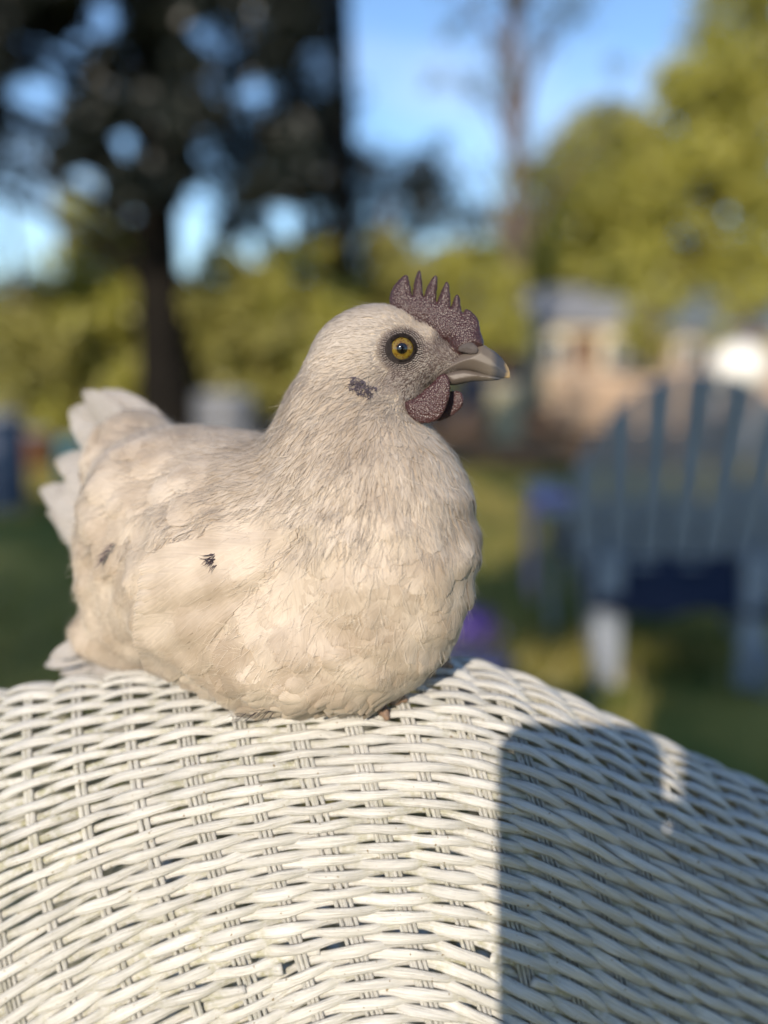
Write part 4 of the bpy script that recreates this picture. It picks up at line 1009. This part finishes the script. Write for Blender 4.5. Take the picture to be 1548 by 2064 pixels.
def eye(far=False):
    p = trace([EX], [EY], far)[0]; n = grad(p[None])[0]
    tgt = -p/np.linalg.norm(p) if not far else grad(p[None])[0]
    a = n*.35 + tgt*.65 if not far else n; a /= np.linalg.norm(a)
    Rr = .0072; c = p - a*(Rr-.0028)
    zw = (ax*a[0]+ay*a[1]+az*a[2]); xw = np.cross(np.array([0,0,1.0]), zw); xw /= np.linalg.norm(xw); yw = np.cross(zw, xw)
    M = np.stack([xw, yw, zw], 1); cw = c2w(c)
    th = np.linspace(0, math.pi, 25); ph = np.arange(40)/40*2*math.pi
    V = np.stack([np.sin(th)[:, None]*np.cos(ph), np.sin(th)[:, None]*np.sin(ph), np.cos(th)[:, None]+0*ph], -1).reshape(-1, 3)*Rr
    i = np.arange(25*40).reshape(25, 40); f = np.stack([i[:-1], i[1:], np.roll(i[1:], -1, 1), np.roll(i[:-1], -1, 1)], -1).reshape(-1, 4)
    o = mesh('eye', V, f, m_eye, hen); MM = Matrix.Identity(4)
    for r0 in range(3):
        for c0 in range(3): MM[r0][c0] = M[r0, c0]
    MM.translation = Vector(cw-HB); o.matrix_local = MM
    # eyelid rings
    for rr, tr_, zz in ((.0064,.00065,.0043),(.0072,.0006,.0040)):
        q = np.linspace(0, 2*math.pi, 49); k = np.arange(10)/10*2*math.pi
        el = 1+.03*np.cos(2*q)
        ring = np.stack([np.cos(q)*rr*el, np.sin(q)*rr*.97, np.full(49, zz)], -1)
        nx = np.stack([np.cos(q), np.sin(q), 0*q], -1)
        V2 = (ring[:, None] + tr_*(np.cos(k)[None, :, None]*nx[:, None] + np.sin(k)[None, :, None]*np.array([0,0,1.0]))*(1+.12*np.sin(q*40)[:, None, None])).reshape(-1, 3)
        j = np.arange(490).reshape(49, 10); f2 = np.stack([j[:-1], np.roll(j[:-1], -1, 1), np.roll(j[1:], -1, 1), j[1:]], -1).reshape(-1, 4)
        o2 = mesh('eyelid', V2 @ M.T + cw, f2, m_lid, hen, HB)
eye(); eye(True)

# tail and wing quills: single large feathers
def quill(name, a, b, wdt, material, bow=.1, ns=12, nu=7, roll=0.0, seed=0):
    """a: base, b: tip as (px, py, dz)"""
    A = Pc(a[0], a[1], .5+a[2]); B_ = Pc(b[0], b[1], .5+b[2]); t = np.linspace(0, 1, ns)[:, None]
    L_ = np.linalg.norm(B_-A); T = (B_-A)/L_; up = np.array([0, math.sin(roll), math.cos(roll)]); sd_ = np.cross(up, T); sd_ /= np.linalg.norm(sd_); nn = np.cross(T, sd_)
    P = A+(B_-A)*t + sd_*(np.sin(t*math.pi)*bow*L_)
    u = np.linspace(-1, 1, nu); w = (np.clip(t, .02, 1)**.35*np.sqrt(np.clip(1-t**3.0, .0, 1))); w[-1] = .12
    X = P[:, None] + sd_*(w*wdt*u[None])[..., None] - nn*(.18*w*wdt*(u**2)[None])[..., None]
    ij = np.arange(ns*nu).reshape(ns, nu); f = np.stack([ij[:-1,:-1], ij[:-1,1:], ij[1:,1:], ij[1:,:-1]], -1).reshape(-1, 4)
    uv = np.stack(np.broadcast_arrays(u[None, :], t), -1).reshape(-1, 2)
    mesh(name, c2w(X.reshape(-1, 3)), f, material, hen, HB, True, uv)
r_ = np.random.default_rng(5)
tails = [((350,930),(165,790)),((320,920),(205,785)),((350,960),(140,825)),((350,940),(185,790)),((330,960),(150,870)),((330,920),(180,795)),((330,980),(165,900)),
         ((320,990),(112,925)),((310,1010),(130,955)),((310,1030),(80,985)),((300,1050),(95,1030)),((300,1060),(120,1075)),((300,1080),(140,1105)),((320,930),(185,830)),((310,1000),(150,1000)),((300,1060),(150,1060))]
tails += [((a[0]+20, a[1]+r_.uniform(-15, 15)), (b[0]+r_.uniform(8, 40), b[1]+r_.uniform(-6, 22))) for a, b in tails]
for i, (a, b) in enumerate(tails):
    quill('tail_feather', (a[0], a[1], .115+.006*(i % 4)), (b[0], b[1], .150+.008*(i % 4)+r_.uniform(-.006,.006)), .0165+.002*(i % 3), m_tail, bow=r_.uniform(-.06,.06), roll=r_.uniform(-.5,.5), seed=i)
fl = [((280,1260),(100,1325)),((270,1290),(90,1342)),((290,1310),(120,1358)),((300,1270),(140,1310)),((300,1300),(160,1340)),((250,1230),(150,1290)),((300,1330),(180,1368)),((330,1340),(215,1375)),((240,1200),(160,1240)),((235,1150),(150,1190))]
for i, (a, b) in enumerate(fl):
    quill('vent_feather', (a[0], a[1], .085+.01*(i % 3)), (b[0], b[1], .105+.01*(i % 3)), .0085, m_tail, bow=r_.uniform(-.06,.06), roll=r_.uniform(-.4,.4))
# legs
m_leg = mat('leg_scale', (.26,.17,.11), .55, .4, var=(.14,.10,.09), scale=200, bump=.8, bscale=700)
def leg(px, py, dz, k_=1.0):
    a = c2w(Pc(px-25, py-75, .5+dz+.01)); f0 = c2w(Pc(px, py, .5+dz))
    mb = MB(); mb.add(tubev(np.array([a, (a+f0)/2+[0,0,0], f0]), [.006,.0045,.0048], 10))
    def surf(x, y):    # height of the wicker under a point near the crest
        best = None
        s_ = np.linspace(-.06, .10, 161); p_ = S(np.full(161, x)-LEAN*s_, s_); i_ = np.argmin(abs(p_[:, 1]-y)); return p_[i_, 2]
    f0[2] = surf(f0[0], f0[1])+.008
    mb = MB(); mb.add(tubev(np.array([a, a*.4+f0*.6, f0]), [.0065,.0045,.0050], 10))
    for an, ln in ((-25, .024*k_), (10, .024*k_), (62, .019*k_), (190, .018*k_)):
        q = np.linspace(0, 1, 7); dr = np.array([math.cos(R(an)), -math.sin(R(an))*.9, 0])
        P = f0 + dr*ln*q[:, None]; P[:, 2] = [surf(x, y)+.0042+.004*(1-k)**2+(.0015*math.sin(k*9)) for (x, y, _), k in zip(P, q)]
        mb.add(tubev(P, np.array([.0040,.0036,.0031,.0033,.0029,.0026,.0014]), 8))
    o = mb.build('leg', m_leg, hen, HB, True)
leg(757, 1424, .034, .72); leg(845, 1372, .060, .8)

# =================================================================== PHOTOGRAPHER (behind the lens; casts the shadow on the wicker)
m_ph = mat('phone_case', (.03,.03,.035), .4, .5); m_skin = mat('skin', (.48,.29,.21), .5, .4); m_cloth = mat('jacket_cloth', (.05,.06,.09), .9, .2)
def phone():
    w, h, t = .0865, .174, .009; back = .010
    cx = -(w/2-.0145); cy = -(h/2-.0165); rc = .0165
    a = []
    for sx, sy, st in ((1,1,0),(-1,1,90),(-1,-1,180),(1,-1,270)):
        for q in np.linspace(0, 90, 8): a.append((sx*(w/2-rc)+rc*math.cos(R(st+q)), sy*(h/2-rc)+rc*math.sin(R(st+q))))
    a = np.array(a)+[cx, cy]; n = len(a)
    v = np.vstack([np.c_[a, np.full(n, back)], np.c_[a, np.full(n, back+t)]])
    b = c2w(np.array([cx, cy, back]))
    o = empty('phone', b, 'dark phone held upright by the photographer behind the lens', 'phone')
    mesh('case', c2w(v), [tuple(range(n)), tuple(range(n, 2*n))[::-1]] + [(i+n, (i+1) % n+n, (i+1) % n, i) for i in range(n)], m_ph, o, b, False)
    a2 = (a-[cx, cy])*.94+[cx, cy]; v = np.vstack([np.c_[a2, np.full(n, back+t)], np.c_[a2, np.full(n, back+t+.0006)]])
    mesh('screen', c2w(v), [tuple(range(n)), tuple(range(n, 2*n))[::-1]] + [(i+n, (i+1) % n+n, (i+1) % n, i) for i in range(n)], m_glass, o, b, False)
phone()
def skinned(name, chains, material, parent, base, sub=1):
    """chains: list of lists of ((x,y,z), r); first chain is the trunk; others start at an index of an existing vertex"""
    vs, es, rs = [], [], []
    for st, ch in chains:
        prev = st
        for p, rd in ch:
            vs.append(np.array(p)-base); rs.append(rd); i = len(vs)-1
            if prev is not None: es.append((prev, i))
            prev = i
    me = bpy.data.meshes.new(name); me.from_pydata([tuple(v) for v in vs], es, []); me.materials.append(material)
    o = bpy.data.objects.new(name, me); col.objects.link(o); o.parent = parent
    m1 = o.modifiers.new('skin', 'SKIN'); m1.use_smooth_shade = True
    for i, rd in enumerate(rs): me.skin_vertices[0].data[i].radius = (rd, rd) if not isinstance(rd, tuple) else rd
    me.skin_vertices[0].data[0].use_root = True
    m2 = o.modifiers.new('sub', 'SUBSURF'); m2.levels = sub; m2.render_levels = sub
    return o
def photographer():
    b = np.array([.20, -.50, -.02]); t = empty('person', b, 'person in a dark jacket holding up the phone behind the lens', 'person')
    HX0 = .135
    hand = c2w(np.array([.050, -.095, .034]))
    body = [(None, [((HX0,-.52,.92), (.17,.12)), ((HX0,-.50,1.08), (.17,.11)), ((HX0,-.48,1.24), (.19,.11)), ((HX0,-.47,1.36), (.15,.09)), ((HX0,-.46,1.44), .06), ((HX0,-.44,1.50), .065), ((HX0,-.43,1.58), .088), ((HX0,-.43,1.67), .07)]),
            (3, [((HX0+.19,-.47,1.33), .062), ((HX0+.25,-.40,1.10), .048), ((HX0+.16,-.22,.93), .038), (tuple(hand+[.045,-.07,-.05]), .028), (tuple(hand+[.012,-.012,-.012]), (.026,.018))]),
            (3, [((HX0-.17,-.48,1.33), .062), ((HX0-.20,-.50,1.10), .048), ((HX0-.18,-.45,.90), .036), ((HX0-.17,-.42,.80), .03)]),
            (0, [((HX0+.10,-.52,.82), .10), ((HX0+.11,-.50,.46), .065), ((HX0+.12,-.53,.10), .045), ((HX0+.12,-.53,.03), .045), ((HX0+.13,-.38,.01), .035)]),
            (0, [((HX0-.10,-.52,.82), .10), ((HX0-.11,-.50,.46), .065), ((HX0-.12,-.53,.10), .045), ((HX0-.12,-.53,.03), .045), ((HX0-.13,-.38,.01), .035)])]
    skinned('body', body, m_cloth, t, b)
    # fingers wrap the right edge and back of the phone
    mb = MB(); mb.add(tubev(np.array([c2w(np.array([.024,-.036,.034])), c2w(np.array([.027,-.075,.038])), c2w(np.array([.028,-.12,.038])), c2w(np.array([.032,-.18,.038]))]), [.012,.018,.021,.020], 12)); mb.build('palm', m_skin, t, b, True)
    for k in range(4):
        o = np.array([.025, -.034-.019*k, .030]); pts = [o+[.004,-.012,.010], o+[-.006,0,0], o+[-.008,.004,-.016], o+[-.020,.004,-.026]]
        pts = [o+[.016,-.010,.006], o+[.006,0,-.004], o+[-.002,.003,-.014], o+[-.012,.004,-.021-.001*k]]
        pts = [c2w(q+np.array([-.004,0,-.004])) for q in pts]
        skinned('finger', [(None, [(pts[0], .010), (pts[1], .0088), (pts[2], .0080), (pts[3], .0068)])], m_skin, t, b)
    o = np.array([.034, -.075, .040]); skinned('thumb', [(None, [(c2w(o), .012), (c2w(o+[-.012,.012,.002]), .010), (c2w(o+[-.028,.030,0]), .0085)])], m_skin, t, b)
photographer()

# unseen tree added behind the photographer; crown placed to shade chair and lawn only
def shade_tree():
    r = np.random.default_rng(77); C, S_ = [], []
    KEEP = np.array([W(a_, b_, d_) for a_, b_, d_ in ((90,900,.63),(200,800,.64),(150,1300,.6),(450,900,.6),(600,1000,.5),(740,620,.5),(850,560,.5),(1000,760,.5),(950,1100,.5),(700,1300,.48),(880,1400,.52),(1050,1400,.55),(0,1400,.55),(0,1700,.48),(0,2064,.46),(400,2064,.46),(800,1700,.47),(800,2064,.45),(400,1600,.48),(-200,1800,.48))])
    def put(tgt, back, rad, n, spread):
        for _ in range(n*2):
            c_ = np.array(tgt) + r.normal(0, 1, 3)*spread - sd*(back+r.uniform(-.8, .8))
            q_ = KEEP - c_; dist = np.linalg.norm(q_ - (q_@sd)[:, None]*sd, axis=1).min()
            if dist < rad + .05: continue
            C.append(c_); S_.append(rad); continue
            C.append(np.array(tgt) + r.normal(0, 1, 3)*spread - sd*(back+r.uniform(-.8, .8))); S_.append(rad)
    put((.90, 3.1, .80), 10, .34, 18, (.24, .2, .12))
    put((.85, 3.15, .40), 10, .2, 16, (.32, .1, .05))
    put((1.25, 3.3, .0), 10, .25, 8, (.2, .2, .06))
    put((-1.5, 4.2, 0), 10, .5, 14, (.5, .9, .1)); put((-2.3, 5.5, 0), 10, .5, 8, (.6, .9, .1))
    put((1.6, 2.6, .3), 10, .5, 8, (.3, .4, .3))
    base = np.array([-7.0, -8.4, -.05]); t = empty('broadleaf_tree', base, 'unseen shade tree added behind the photographer', 'tree')
    P = np.array([base, [-6.8,-8.2,2.5], [-6.2,-8.0,5.0], [-4.6,-7.6,7.4], [-2.6,-7.2,8.6]])
    v, f = tubev(P, [.26,.2,.16,.12,.05], 12); mesh('trunk', v, f, bark_grey, t, base)
    for c in C[::5]:
        a = P[3] + (P[4]-P[3])*r.random(); q = np.linspace(0, 1, 6)[:, None]
        v, f = tubev(a+(c-a)*q, np.linspace(.05, .01, 6), 6); mesh('limb', v, f, bark_grey, t, base)
    v, f = leaves(C, S_, 210, .05, 78); mesh('crown', v, f, lf_mid, t, base, smooth=False)
shade_tree()
